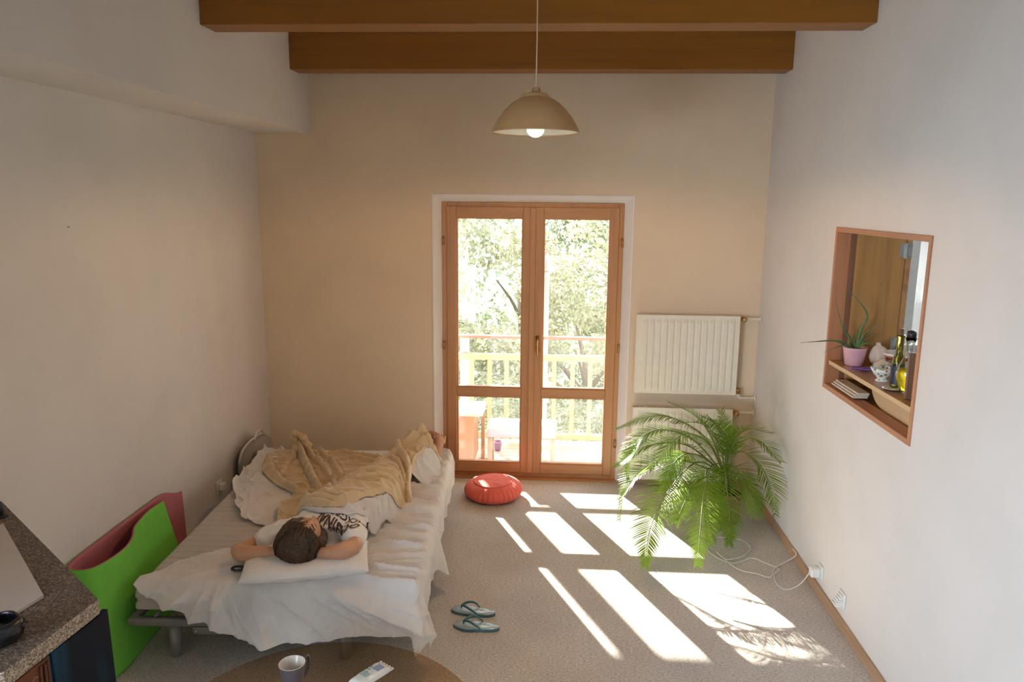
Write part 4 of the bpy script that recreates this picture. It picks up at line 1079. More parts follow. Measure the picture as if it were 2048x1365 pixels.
# ================================================================== EXERCISE MAT, BAG, SOCKET BY THE BED
top = [(-2.325,4.36),(-2.335,4.20),(-2.340,4.0),(-2.340,3.70),(-2.338,3.42),(-2.330,3.28),(-2.300,3.222),(-2.245,3.212),(-2.195,3.235),(-2.165,3.33),(-2.160,3.46),(-2.195,3.585),(-2.245,3.69),(-2.277,3.83),(-2.290,3.96),(-2.300,4.09)]
bot = [(-2.31,4.36),(-2.32,4.20),(-2.325,4.0),(-2.325,3.70),(-2.31,3.42),(-2.28,3.24),(-2.22,3.17),(-2.14,3.15),(-2.085,3.17),(-2.072,3.26),(-2.08,3.36),(-2.09,3.50),(-2.10,3.65),(-2.115,3.80),(-2.13,3.95),(-2.14,4.09)]
TT, BB = catmull([(x, y, 0) for x, y in top], 150), catmull([(x, y, 0) for x, y in bot], 150)
def mat_h(i): return .535 - .065*smooth01((14-i)/14) - .015*smooth01((i-135)/15)
bm = B(); NV = 26; th = .0105
def path_pts(P):
    out = []
    for i, p in enumerate(P):
        t = (P[min(i+1, len(P)-1)] - P[max(i-1, 0)]).normalized(); out.append((p, Vector((t.y, -t.x, 0))))
    return out
TA, BA = path_pts(TT), path_pts(BB)
S_ = []
for side in (1, -1):
    rows = []
    for j in range(NV):
        t = j/(NV-1); row = []
        for i in range(150):
            k = t**.75
            p = BA[i][0]*(1-k) + TA[i][0]*k; n = (BA[i][1]*(1-k)+TA[i][1]*k).normalized()
            p = p + n*(side*th/2); row.append(bm.verts.new((p.x, p.y, .002 + t*mat_h(i))))
        rows.append(row)
    S_.append(rows)
# outward direction: green outside, pink inside (index 0 green, 1 pink)
for si, rows in enumerate(S_):
    for j in range(NV-1):
        for i in range(149):
            f = bm.faces.new((rows[j][i], rows[j][i+1], rows[j+1][i+1], rows[j+1][i])); f.material_index = si
A_, Z_ = S_
for i in range(149):
    bm.faces.new((A_[-1][i], A_[-1][i+1], Z_[-1][i+1], Z_[-1][i])).material_index = 1
    bm.faces.new((A_[0][i], Z_[0][i], Z_[0][i+1], A_[0][i+1])).material_index = 0
for i in (0, 149):
    for j in range(NV-1): bm.faces.new((A_[j][i], A_[j+1][i], Z_[j+1][i], Z_[j][i])).material_index = 1
tag(obj('exercise_mat', bm, ['mat_green', 'mat_pink'], smooth=True), 'thick foam mat, green outside and pink inside, folded upright between wall and bed', 'exercise mat')

t = thing('backpack', 'grey backpack squeezed between the bed and the left wall', 'backpack', (-2.235, 5.38, 0))
bm = B(); vs = ball(bm, Vector((0,0,0)), 1.0, 24)
for v in vs:
    d = v.co; sx = lambda a, p: math.copysign(abs(a)**p, a)
    v.co = Vector((-2.262 + .078*sx(d.x,.6), 5.40 + .25*sx(d.y,.65), .25 + .235*sx(d.z,.62) + .010*fbm(d.x*4, d.y*5, d.z*5)))
    v.co.x = max(v.co.x, XL+.006)
obj('bag_body', bm, 'bag_grey', t, smooth=True)
bm = B(); tube(bm, catmull([(-2.30,5.17,.36),(-2.28,5.20,.455),(-2.27,5.34,.492),(-2.26,5.50,.49),(-2.25,5.60,.44)], 24), .0085, 8); obj('piping', bm, 'bag_trim', t, smooth=True)
bm = B(); tube(bm, catmull([(-2.26,5.36,.485),(-2.25,5.40,.53),(-2.25,5.49,.53),(-2.25,5.53,.485)], 18), .010, 8); obj('carry_handle', bm, 'bag_trim', t, smooth=True)
bm = B(); tube(bm, catmull([(-2.19,5.22,.44),(-2.175,5.25,.34),(-2.17,5.22,.22)], 14), .013, 8); obj('strap', bm, 'bag_grey', t, smooth=True)
t = thing('wall_socket', 'white wall socket with a plug, low on the left wall behind the bed', 'socket', (XL, 4.95, .27))
bm = B(); box(bm, (XL, 4.905, .22), (XL+.012, 4.99, .315)); obj('cover_plate', bm, 'socket_plastic', t, bevel=.006)
bm = B(); box(bm, (XL+.012, 4.92, .245), (XL+.050, 4.975, .30)); tag(obj('plug', bm, 'socket_plastic', bevel=.010), 'pale plug sitting in the wall socket beside the bed', 'plug')

# ================================================================== CUSHION
cx, cy = -.445, 5.585
t = thing('floor_cushion', 'round coral red pleated floor cushion in front of the glass door', 'cushion', (cx, cy, 0))
bm = B(); n = 240
prof = [(.0,.138),(.05,.138),(.10,.136),(.135,.132),(.165,.124),(.195,.112),(.216,.094),(.228,.072),(.228,.05),(.216,.028),(.195,.012),(.16,.002),(.0,.001)]
PF = catmull([(r, z, 0) for r, z in prof], 50)
rings = []
for i, q in enumerate(PF):
    r, z = max(q.x, 0), q.y
    if r < .004: rings.append([bm.verts.new((cx, cy, z))]); continue
    R = []
    for k in range(n):
        a = 2*PI*k/n; side = math.exp(-((z-.075)/.045)**2)*smooth01((r-.15)/.05)
        pl = (.5+.5*fbm(math.cos(a)*2.2, math.sin(a)*2.2))*side
        rr = r + .0055*math.sin(a*34 + 1.2*fbm(math.cos(a)*3, math.sin(a)*3))*pl*1.4 - .003*side
        zz2 = z + .004*fbm(math.cos(a)*r*18, math.sin(a)*r*18) * (z > .01)
        if r < .13: zz2 += 0
        R.append(bm.verts.new((cx+rr*math.cos(a), cy+rr*math.sin(a), max(.001, zz2 + (.006*math.cos(a-.8)*r/.2 if z > .03 else 0)))))
    rings.append(R)
for a, b_ in zip(rings, rings[1:]):
    for k in range(n):
        k2 = (k+1) % n
        if len(a) == 1: bm.faces.new((a[0], b_[k], b_[k2]))
        elif len(b_) == 1: bm.faces.new((a[k], a[k2], b_[0]))
        else: bm.faces.new((a[k], a[k2], b_[k2], b_[k]))
obj('cover', bm, 'cushion_coral', t, smooth=True)
bm = B(); tube(bm, [(cx+.148*math.cos(a), cy+.148*math.sin(a), .1315+.006*math.cos(a-.8)*.7) for a in [2*PI*k/80 for k in range(81)]], .0032, 6, cap=False); obj('seam_piping', bm, 'cushion_coral', t, smooth=True)
for k in range(1):
    bm = B(); tube(bm, catmull([(cx-.02,cy-.226,.06),(cx-.022,cy-.240,.062),(cx-.018,cy-.236,.045)], 8), .004, 6); obj('tab', bm, 'cushion_coral', t, smooth=True)

# ================================================================== FLIP-FLOPS
def flipflop(c, ang, mir, lab):
    t = thing('flip_flop', lab, 'flip-flop', (c[0], c[1], 0), 'pair of flip-flops on the carpet')
    M = Matrix.Translation((c[0], c[1], 0)) @ Matrix.Rotation(ang, 4, 'Z')
    def out(a):  # foot outline, toe at -x
        L = .128; x = -math.cos(a)*L; w = .046*(1+.16*math.cos(a)) * (1 - .20*math.exp(-((x-.03)/.045)**2))
        y = math.sin(a)*w; y += mir*.006*math.exp(-((x+.06)/.05)**2)
        return x, y
    def sole(z0, z1, k, nm_, mt):
        bm = B(); n = 48; rings = []
        for (z, s) in ((z0, k*.97), (z0+.002, k), (z1-.003, k), (z1, k*.965), (z1, k*.6), (z1, .01)):
            R = []
            for i in range(n):
                x, y = out(2*PI*i/n); x *= s; y *= s
                dip = -.0030*math.exp(-((x-.075)/.03)**2-(y/.03)**2) + .003*smooth01((x-.0)/.1) if z >= z1-.0031 else 0
                R.append(bm.verts.new(M @ Vector((x, y, z+dip))))
            rings.append(R)
        for a, b_ in zip(rings, rings[1:]):
            for i in range(n): bm.faces.new((a[i], a[(i+1)%n], b_[(i+1)%n], b_[i]))
        bm.faces.new(rings[0][::-1]); bm.faces.new(rings[-1])
        return obj(nm_, bm, mt, t, smooth=True)
    sole(.001, .016, 1.0, 'sole', 'flipflop_teal'); sole(.0155, .0205, .985, 'footbed', 'flipflop_top')
    for sg in (1, -1):
        bm = B(); P = catmull([M @ Vector(p) for p in ((-.070, mir*.006, .022), (-.066, mir*.006+sg*.002, .040), (-.035, sg*.026, .052), (.000, sg*.041, .043), (.030, sg*.037, .020))], 24)
        tube(bm, P, [.0035+.0035*math.sin(PI*i/23) for i in range(24)], 8); obj('strap', bm, 'flipflop_strap', t, smooth=True)
flipflop((-.418, 3.868, 0), -.13, 1, 'teal flip-flop lying farther from the viewer, beside the bed')
flipflop((-.385, 3.722, 0), -.11, -1, 'teal flip-flop lying nearer to the viewer, beside the bed')

# ================================================================== ROUND SMOKED GLASS TABLE
TX, TY, TR, TZ = -.815, 2.325, .605, .40
t = thing('glass_table', 'round brown smoked glass table at the bottom edge of the picture', 'table', (TX, TY, 0))
bm = B(); lathe(bm, [(0,TZ-.010),(TR-.002,TZ-.010),(TR,TZ-.008),(TR,TZ-.002),(TR-.002,TZ),(0,TZ)], (TX, TY, 0), 128); obj('table_top', bm, 'smoked_glass', t)
for k in range(4):
    a = PI/4 + k*PI/2; lx, ly = TX+.50*math.cos(a+.0), TY+.50*math.sin(a+.0)
    lx, ly = TX + .42*math.cos(a-.55), TY + .26*math.sin(a-.55)
    bm = B(); lathe(bm, [(0,0),(.016,0),(.016,TZ-.018),(.0,TZ-.018)], (lx, ly, 0), 20); lg = obj('leg', bm, 'chrome', t, smooth=True)
    bm = B(); lathe(bm, [(.012,TZ-.018),(.020,TZ-.016),(.020,TZ-.0105),(0,TZ-.0105)], (lx, ly, 0), 20); obj('glass_mount', bm, 'chrome', lg, smooth=True)
mx, my = (-0.9910, 2.5940)
t = thing('mug', 'tall mug, white inside and grey outside, standing on the smoked glass table', 'mug', (mx, my, TZ))
bm = B(); H_ = .115
lathe(bm, [(0,0),(.033,0),(.035,.003),(.0505,H_-.002),(.0515,H_)], (mx, my, TZ+.0005), 48); obj('mug_body', bm, 'mug_grey', t, smooth=True)
bm = B(); lathe(bm, [(.0515,H_),(.0505,H_+.0015),(.0485,H_),(.034,.02),(.029,.007),(0,.006)], (mx, my, TZ+.0005), 48); obj('inside_glaze', bm, 'mug_white', t, smooth=True)
bm = B(); tube(bm, catmull([(mx+.024,my+.042,TZ+.100),(mx+.038,my+.070,TZ+.104),(mx+.042,my+.074,TZ+.070),(mx+.034,my+.058,TZ+.032),(mx+.021,my+.032,TZ+.028)], 24), .0055, 10); obj('handle', bm, 'mug_grey', t, smooth=True)
# soft packet of wipes on the glass
A0, A1, A2 = Vector((-0.6968, 2.7859, 0.4120)), Vector((-0.6300, 2.7397, 0.4120)), Vector((-0.7708, 2.6168, 0.4120))
ex = (A1-A0); W_ = ex.length; ex.normalize(); ey = (A2-A0); ey = (ey - ex*ey.dot(ex)).normalized(); L_ = .16
t = thing('tissue_packet', 'soft plastic packet with blue and green print lying on the glass table', 'packet', (A0.x, A0.y, TZ))
A0.z = TZ
def pk(a, b_, lift=0):
    ea = max(0, 1-abs(a*2-1)**4); eb = max(0, 1-abs(b_*2-1)**6)
    return A0 + ex*(a*W_) + ey*(b_*L_) + Vector((0,0,.002+.018*(ea*eb)**.5 + .0012*fbm(a*6, b_*8) + lift))
bm = B(); grid(bm, 30, 60, lambda s, q: pk(s, q)); grid(bm, 30, 60, lambda s, q: A0 + ex*(s*W_) + ey*(q*L_) + Vector((0,0,.001)))
obj('film', bm, 'pack_film', t, smooth=True)
bm = B(); grid(bm, 12, 12, lambda s, q: pk(.35+s*.42, .12+q*.26, .0012)); obj('blue_print', bm, 'pack_blue', t, fixn=False)
bm = B(); 
for (a, b_, r) in ((.22,.34,.07),(.30,.44,.06),(.18,.46,.05),(.36,.56,.05)):
    c_ = [bm.verts.new(pk(a+r*math.cos(2*PI*k/12), b_+r*.5*math.sin(2*PI*k/12), .0016)) for k in range(12)]; bm.faces.new(c_)
obj('green_print', bm, 'pack_green', t, fixn=False)
bm = B(); grid(bm, 12, 12, lambda s, q: pk(.15+s*.5, .55+q*.18, .0009)); obj('teal_print', bm, 'pack_teal', t, fixn=False)
bm = B(); grid(bm, 20, 3, lambda s, q: A0 + ex*(s*W_) + ey*(-.012+q*.014) + Vector((0,0,.004+.003*math.sin(s*30)))); obj('crimped_end', bm, 'pack_film', t, solid=.001, smooth=True)

# ================================================================== CHIPBOARD COUNTER ON THE LEFT
CZ = 1.0
C1, C2 = (-1.471, 2.183), (-1.502, 1.794)
poly = [C1, (-2.36, 2.925), (-2.36, 1.30), (-1.70, 1.30), C2]
poly = [C1, (-2.36, 2.925), (-2.36, 1.35), (-1.72, 1.62)] + [C2]
bm = B(); prism(bm, poly, CZ-.052, CZ)
for f in bm.faces: f.material_index = 0 if abs(f.normal.z) > .5 else 1
bm.normal_update()
for f in bm.faces: f.material_index = 0 if abs(f.calc_center_median().z-CZ) < .01 else 1
t = thing('chipboard_counter', 'speckled chipboard counter top at the lower left, ending in a sharp corner', 'counter', (-2.0, 2.1, 0))
obj('counter_top', bm, ['chipboard', 'chipboard_edge'], t, bevel=.0015)
for (lx, ly) in ((-2.25, 2.6), (-2.25, 1.5)):
    bm = B(); box(bm, (lx-.03, ly-.03, 0), (lx+.03, ly+.03, CZ-.052)); obj('post', bm, 'dark_board', t, bevel=.003)
# white card, dark bowl, black knob on it
cA, cB, cC = (-1.6516, 2.1756), (-1.6698, 2.0655), (-2.2344, 2.7476)
w_ = (cB[0]-cA[0], cB[1]-cA[1]); l_ = (cC[0]-cA[0], cC[1]-cA[1]); k_ = 5.0
bm = B(); prism(bm, [cA, (cA[0]+l_[0]*.9, cA[1]+l_[1]*.9), (cA[0]+l_[0]*.9+w_[0]*3, cA[1]+l_[1]*.9+w_[1]*3), (cA[0]+w_[0]*3.4, cA[1]+w_[1]*3.4)], CZ+.0005, CZ+.012)
tag(obj('white_board', bm, 'card_white', bevel=.001), 'plain off-white board lying flat on the chipboard counter', 'board')
bx, by = (-1.6119, 1.9283)
t = thing('dark_bowl', 'black knobbly glazed bowl standing on the counter at the left edge', 'bowl', (bx, by, CZ))
bm = B(); lathe(bm, [(0,.001),(.035,.001),(.055,.012),(.066,.035),(.062,.058),(.052,.072),(.046,.072),(.052,.055),(.055,.035),(.04,.018),(0,.014)], (bx, by, CZ), 48)
for v in bm.verts: v.co += Vector((fbm(v.co.x*45, v.co.y*45, v.co.z*45), fbm(v.co.y*45, v.co.z*45, 3), .4*fbm(v.co.z*45, v.co.x*45, 7)))*.007; v.co.z = max(v.co.z, CZ+.0006)
bd = obj('bowl_body', bm, 'black_glaze', t, smooth=True)
for (dx, dy) in ((.058, .012), (.050, .034)):
    bm = B(); ball(bm, Vector((bx+dx, by+dy, CZ+.050)), (.012,.012,.010), 8); obj('lug', bm, 'black_glaze', t, smooth=True)
kx, ky, kz = (-2.2428, 2.7739, 1.0600)
bm = B(); ball(bm, Vector((kx-.01, ky, 1.035)), (.016,.016,.035), 12); lathe(bm, [(0,0),(.03,0),(.03,.006),(.008,.010),(0,.010)], (kx-.01, ky, CZ+.0005), 20)
tag(obj('black_knob', bm, 'black_plastic', smooth=True), 'small black knob standing at the far left end of the counter', 'knob')
# pictures stored beneath the counter
t = thing('dark_picture', 'tall dark blue picture panel leaning under the chipboard counter', 'picture', (-1.50, 2.15, 0))
q0, q1 = Vector((-1.408, 2.150, 0)), Vector((-1.425, 1.822, 0))
tp0, tp1 = Vector((-1.447, 2.168, .946)), Vector((-1.484, 1.84, .946))
P0, P1 = Vector((-1.435,2.20,.0)), Vector((-1.455, 1.965, .0)); Q0, Q1 = Vector((-1.465, 2.215, .945)), Vector((-1.488,1.965,.945))
nrm = (P1-P0).cross(Q0-P0).normalized()
if nrm.x < 0: nrm = -nrm
bm = B(); vs = [bm.verts.new(p) for p in (P0, P1, Q1, Q0)] + [bm.verts.new(p - nrm*.018) for p in (P0, P1, Q1, Q0)]
for q in ((0,1,2,3),(7,6,5,4),(0,4,5,1),(1,5,6,2),(2,6,7,3),(3,7,4,0)): bm.faces.new([vs[i] for i in q])
obj('panel', bm, 'poster_dark', t)
def panel_text(txt, a, b_, size):
    cu = bpy.data.curves.new('txt', 'FONT'); cu.body = txt; cu.size = size; o = bpy.data.objects.new('tmp', cu); COL.objects.link(o)
    dg = bpy.context.evaluated_depsgraph_get(); me = bpy.data.meshes.new_from_object(o.evaluated_get(dg)); bpy.data.objects.remove(o)
    bb = B(); bb.from_mesh(me); bpy.data.meshes.remove(me)
    xu = (P0-P1).normalized(); yu = (Q1-P1).normalized(); o0 = P1 + xu*a + yu*b_ + nrm*.0012
    for v in bb.verts: v.co = o0 + xu*v.co.x + yu*v.co.y
    obj('lettering', bb, 'letters_grey', t, fixn=False)
panel_text('R', .10, .655, .028); panel_text('A', .155, .668, .028)
t = thing('carved_frame', 'brown carved wooden frame under the counter, left of the dark picture', 'frame', (-1.5, 1.75, 0))
G0, G1 = Vector((-1.500, 1.955, 0)), Vector((-1.525, 1.62, 0))
def slab(bm, a, b_, z0, z1, th):
    d = (b_-a).normalized(); n_ = Vector((-d.y, d.x, 0)); 
    if n_.x < 0: n_ = -n_
    v = [bm.verts.new(p) for p in (a+Vector((0,0,z0)), b_+Vector((0,0,z0)), b_+Vector((0,0,z1)), a+Vector((0,0,z1)))] + [bm.verts.new(p+n_*th) for p in (a+Vector((0,0,z0)), b_+Vector((0,0,z0)), b_+Vector((0,0,z1)), a+Vector((0,0,z1)))]
    for q in ((3,2,1,0),(4,5,6,7),(0,1,5,4),(1,2,6,5),(2,3,7,6),(3,0,4,7)): bm.faces.new([v[i] for i in q])
bm = B(); slab(bm, G0, G1, .0, .945, .012); obj('panel', bm, 'carved_wood', t)
d_ = (G1-G0).normalized(); n_ = Vector((-d_.y, d_.x, 0)); n_ = n_ if n_.x > 0 else -n_
for i in range(3):
    bm = B(); a = G0 + d_*(.008+.014*i) + n_*.012; slab(bm, a, a+d_*.008, .0, .935, .006+.003*(i == 1)); obj('fluted_edge', bm, 'carved_wood', t, bevel=.002)
bm = B(); rr = random.Random(3)
for i in range(70):
    a = rr.uniform(.06, .27); z = rr.uniform(.60, .92); c_ = G0 + d_*a + n_*.0125 + Vector((0,0,z)); r = rr.uniform(.005, .012); s0 = rr.uniform(0, 6)
    tube(bm, [c_ + d_*(r*math.cos(s0+k*.5)) + Vector((0,0,r*math.sin(s0+k*.5))) for k in range(7)], .0018, 5)
obj('carving', bm, 'carving_gold', t, smooth=True)

# ================================================================== POTTED PALM
PX, PY = 1.285, 5.27
t = thing('potted_palm', 'bushy green palm with arching feathery fronds in the corner by the radiator', 'potted plant', (PX, PY, 0))
bm = B(); lathe(bm, [(0,.001),(.10,.001),(.105,.01),(.135,.20),(.142,.215),(.142,.235),(.128,.235),(.12,.21),(0,.205)], (PX, PY, 0), 48); obj('pot', bm, 'pot_clay', t, smooth=True)
bm = B(); lathe(bm, [(0,.215),(.125,.212)], (PX, PY, 0), 32); obj('soil', bm, 'soil', t)
bm = B()
for k in range(5): a = 2*PI*k/5; rr_ = .125; 
for k in range(40):
    a0 = 2*PI*k/40; tube(bm, [(PX+(.1065+.0285*u_)*math.cos(a0+.22*u_), PY+(.1065+.0285*u_)*math.sin(a0+.22*u_), .02+.18*u_) for u_ in (0,.5,1)], .0022, 5)
obj('pot_pattern', bm, 'napkin', t, smooth=True)
rp = random.Random(11)
for k in range(7):
    a = 2*PI*k/7; s0 = Vector((PX+.05*math.cos(a), PY+.05*math.sin(a), .21)); bm = B()
    tube(bm, catmull([s0, s0+Vector((.0,0,.07)), Vector((PX+.015*math.cos(a)-.01, PY+.02*math.sin(a), .36))], 10), [.013-.0006*i for i in range(10)], 10)
    obj('stem', bm, 'palm_stem', t, smooth=True)
FR = [
 ([(1.2191, 5.2000, 0.3937), (0.9955, 5.1200, 0.6571), (0.7143, 5.0000, 0.7529), (0.5356, 4.9200, 0.5849), (0.4789, 4.8600, 0.1373)], .16),
 ([(1.2191, 5.2000, 0.3937), (1.0149, 5.0000, 0.5348), (0.7679, 4.6800, 0.4369), (0.6291, 4.4200, 0.2901), (0.5814, 4.2200, 0.1363)], .22),
 ([(1.2191, 5.2000, 0.3937), (1.1180, 5.0000, 0.5198), (1.0081, 4.7000, 0.4193), (0.9373, 4.4200, 0.2845), (0.8953, 4.2200, 0.1551)], .20),
 ([(1.2191, 5.2000, 0.3937), (1.2040, 5.0000, 0.5043), (1.2019, 4.8500, 0.3289), (1.1884, 4.7000, 0.2165), (1.1607, 4.5800, 0.1254)], .15),
 ([(1.2191, 5.2000, 0.3937), (1.3238, 5.1500, 0.5644), (1.4359, 5.0500, 0.5295), (1.4933, 4.9200, 0.4176), (1.5111, 4.8200, 0.2451)], .20),
 ([(1.2356, 5.2000, 0.4131), (1.2983, 5.1500, 0.6375), (1.4106, 5.0000, 0.7080), (1.5231, 4.8200, 0.6148)], .19),
 ([(1.2191, 5.2000, 0.3937), (1.0794, 5.2000, 0.6706), (0.7583, 5.1000, 0.8317), (0.4476, 5.0000, 0.7599)], .18),
 ([(1.2308, 5.2500, 0.3754), (1.1740, 5.3000, 0.6034), (1.0387, 5.3000, 0.7807), (0.8327, 5.2500, 0.8901)], .16),
 ([(1.2606, 5.3000, 0.3576), (1.2873, 5.3500, 0.5137), (1.2707, 5.3500, 0.6661), (1.2332, 5.3500, 0.8090)], .12),
 ([(1.2191, 5.2000, 0.3937), (0.9405, 5.0000, 0.6517), (0.6545, 4.9000, 0.6770), (0.4325, 4.8000, 0.5541)], .20),
 ([(1.2191, 5.2000, 0.3937), (1.0293, 5.0000, 0.5822), (0.8508, 4.8500, 0.6084), (0.7368, 4.7500, 0.4076)], .20),
 ([(1.2191, 5.2000, 0.3937), (1.2719, 5.0000, 0.5064), (1.3234, 4.8800, 0.4100), (1.3519, 4.8000, 0.2306)], .17),
 ([(1.2191, 5.2000, 0.3937), (1.0927, 5.0000, 0.6632), (0.8664, 4.8000, 0.7923), (0.6376, 4.6500, 0.5983)], .20),
 ([(1.2594, 5.3000, 0.3768), (1.3087, 5.3000, 0.5693), (1.3922, 5.2000, 0.7162), (1.5280, 5.1000, 0.7222)], .16),
 ([(1.2308, 5.2500, 0.3754), (1.1986, 5.2000, 0.6182), (1.0439, 5.1000, 0.7814), (0.8308, 5.0000, 0.8060)], .18),
 ([(1.2191, 5.2000, 0.3937), (1.1525, 5.0000, 0.3386), (1.1660, 4.9000, 0.2164), (1.2157, 4.7600, 0.1012)], .16),
 ([(1.1956, 5.1000, 0.4304), (1.3040, 4.9800, 0.4605), (1.3992, 4.9000, 0.3507), (1.4291, 4.8500, 0.2112)], .17),
 ([(1.2191, 5.2000, 0.3937), (0.8634, 4.9800, 0.5627), (0.6229, 4.8600, 0.5202), (0.4739, 4.8000, 0.3254)], .19),
 ([(1.2191, 5.2000, 0.3937), (1.0285, 4.9500, 0.4271), (0.9126, 4.8000, 0.3400), (0.8221, 4.6500, 0.2261)], .17),
 ([(1.2380, 5.2500, 0.3756), (1.2594, 5.2000, 0.6013), (1.1759, 5.1000, 0.7596), (1.0310, 5.0000, 0.8575)], .16),
 ([(1.2191, 5.2000, 0.3937), (1.0860, 5.0000, 0.4826), (1.0731, 4.8000, 0.3099), (1.0486, 4.5500, 0.1427)], .17)]
for fi, (P, LL) in enumerate(FR):
    C_ = catmull([(PX-.01, PY, .34)] + [Vector(p) for p in P][1:], 60)
    bm = B(); tube(bm, C_, [.0055*(1-i/62)+.0009 for i in range(60)], 6); fr = obj('frond', bm, 'palm_stem', t, smooth=True)
    bm = B(); length = sum((C_[i+1]-C_[i]).length for i in range(59)); nl = max(18, int(length/.021))
    roll = rp.uniform(-.25, .25)
    for k in range(nl):
        u = .20 + .785*k/(nl-1); i = min(58, int(u*59)); o0 = C_[i].lerp(C_[i+1], u*59-i); tg = (C_[i+1]-C_[i]).normalized()
        sd = tg.cross(Vector((0,0,1))); sd = sd.normalized() if (sd.length > .55 or k == 0) else (sd_p - tg*sd_p.dot(tg)).normalized(); sd_p = sd.copy(); upv = sd.cross(tg)
        ll = LL*math.sin(PI*(.14+.80*(u-.2)/.8)**.8)*rp.uniform(.9, 1.08); ll = max(ll*(1 - .30*max(0, u-.75)/.25), .05)
        for sg in (1, -1):
            if rp.random() < .03: continue
            ang = math.radians(60 - 20*u) + rp.uniform(-.08, .08)
            d = (tg*math.cos(ang) + (sd*math.cos(roll)+upv*math.sin(roll)*sg)*sg*math.sin(ang) + upv*.18).normalized()
            w = .0040*rp.uniform(.85, 1.1); pts = []; p = o0.copy(); dd = d.copy()
            for q in range(6):
                pts.append(p.copy()); dd = (dd + Vector((0,0,-.024-.02*q*ll/.2))).normalized(); p = p + dd*ll/5
            wv = d.cross(upv).normalized()
            prev = None
            for q, pp in enumerate(pts):
                ww = w*[.45, 1, 1.05, .85, .5, .05][q]
                pp.z = max(pp.z, .006); pp.x = min(pp.x, XR-.012); pp.y = min(pp.y, D-.12)
                a_, m_, b2 = bm.verts.new(pp + wv*ww), bm.verts.new(pp + Vector((0,0,-ww*.35))), bm.verts.new(pp - wv*ww)
                if prev: bm.faces.new((prev[0], a_, m_, prev[1])); bm.faces.new((prev[1], m_, b2, prev[2]))
                prev = (a_, m_, b2)
    obj('leaflets', bm, 'palm_leaf', fr, smooth=True, fixn=False)

# ================================================================== OUTSIDE: BALCONY, RAILING, FURNITURE, TREES
BX0, BX1, BY1 = -4.2, 4.6, 7.42; DZK = -.12
for k in range(11):
    bm = B(); y0 = Y1 + .005 + k*.102
    box(bm, (BX0, y0, -.155), (BX1, y0+.096, -.124)); struct('trim_%d' % (10+k), bm, 'deck_wood', bevel=.003)
bm = B(); box(bm, (BX0, Y1, -.32), (BX1, BY1, -.16)); struct('trim_30', bm, 'plaster')
t = thing('balcony_railing', 'wooden balcony railing with red top rail and orange balusters beyond the glass door', 'railing', (0, 7.3, -.12))
bm = B(); box(bm, (BX0, 7.265, .955), (BX1, 7.335, .982)); obj('top_rail', bm, 'rail_red', t, bevel=.004)
bm = B(); box(bm, (BX0, 7.28, .735), (BX1, 7.325, .797)); obj('middle_rail', bm, 'rail_wood', t, bevel=.004)
bm = B(); box(bm, (BX0, 7.28, -.075), (BX1, 7.325, -.015)); obj('bottom_rail', bm, 'rail_wood', t, bevel=.004)
xs = [-.822, -.646, -.475, -.30, -.13, .0, .184, .358, .55, .74, .94]
x_ = -4.0
allx = sorted([-.78-.19*k for k in range(2, 17)] + xs + [.94+.19*k for k in range(1, 19)])
for xx in allx:
    bm = B(); box(bm, (xx, 7.285, -.015), (xx+.042, 7.318, .735)); obj('baluster', bm, 'rail_wood_z', t, bevel=.003)
for xx in (-.925, 1.9, -3.3):
    bm = B(); box(bm, (xx, 7.34, -.3), (xx+.085, 7.42, .955)); obj('post', bm, 'post_lilac', t, bevel=.004)
# slim post with a finial
px_, py_ = -.082, 7.46
t = thing('finial_post', 'slim pale post with a ball and cone finial rising above the railing', 'post', (px_, py_, 0))
bm = B(); lathe(bm, [(0,-3.0),(.036,-3.0),(.036,1.575),(.030,1.585),(0,1.585)], (px_, py_, 0), 20); obj('shaft', bm, 'post_lilac', t, smooth=True)
bm = B(); lathe(bm, [(.0,1.58),(.046,1.58),(.050,1.595),(.046,1.61),(.034,1.615),(.038,1.635),(.034,1.655),(.022,1.695),(.014,1.725),(.012,1.74),(.022,1.755),(.027,1.775),(.022,1.795),(.010,1.81),(.004,1.828),(0,1.83)], (px_, py_, 0), 24); obj('finial', bm, 'post_lilac', t, smooth=True)
# side table with a pale cloth, bench, pot
tx1 = -.60
t = thing('garden_table', 'wooden garden cabinet table with a bright top at the left of the balcony', 'table', (-.95, 6.62, -.12))
bm = B(); box(bm, (-1.35, 6.42, .40), (tx1-.01, 6.86, .425)); obj('table_top', bm, 'white_paint', t, bevel=.003)
bm = B(); box(bm, (-1.33, 6.44, -.05), (-.69, 6.84, .40)); obj('cabinet_body', bm, 'garden_wood', t, bevel=.003)
for (xx, yy) in ((-.735, 6.45), (-.66, 6.80), (-1.3, 6.45), (-1.3, 6.80)):
    bm = B(); box(bm, (xx, yy, -.124), (xx+.035, yy+.035, .40)); obj('leg', bm, 'garden_wood', t, bevel=.003)
bm = B()
def clo(s, q):
    x = -1.30+s*.48; hang = .40*(1-.9*s)*q; return (x + .012*math.sin(s*40)*q, 6.415 - .012*q - .008*math.sin(s*30)*q, .428 - hang if q > 0 else .428)
grid(bm, 60, 20, clo); grid(bm, 60, 6, lambda s, q: (-1.30+s*.48, 6.415+.3*q, .4285))
tag(obj('table_cloth', bm, 'cloth_pale', smooth=True, fixn=False, solid=.001), 'pale pointed cloth hanging over the front of the garden table', 'cloth')
t = thing('garden_bench', 'wooden bench with a pale lilac seat between garden table and door', 'bench', (-.3, 6.55, -.12))
bm = B(); box(bm, (-.575, 6.42, .285), (.05, 6.70, .31)); obj('seat', bm, 'white_paint', t, bevel=.004)
bm = B(); box(bm, (-.565, 6.43, .21), (.04, 6.69, .285)); obj('apron', bm, 'post_lilac', t, bevel=.004)
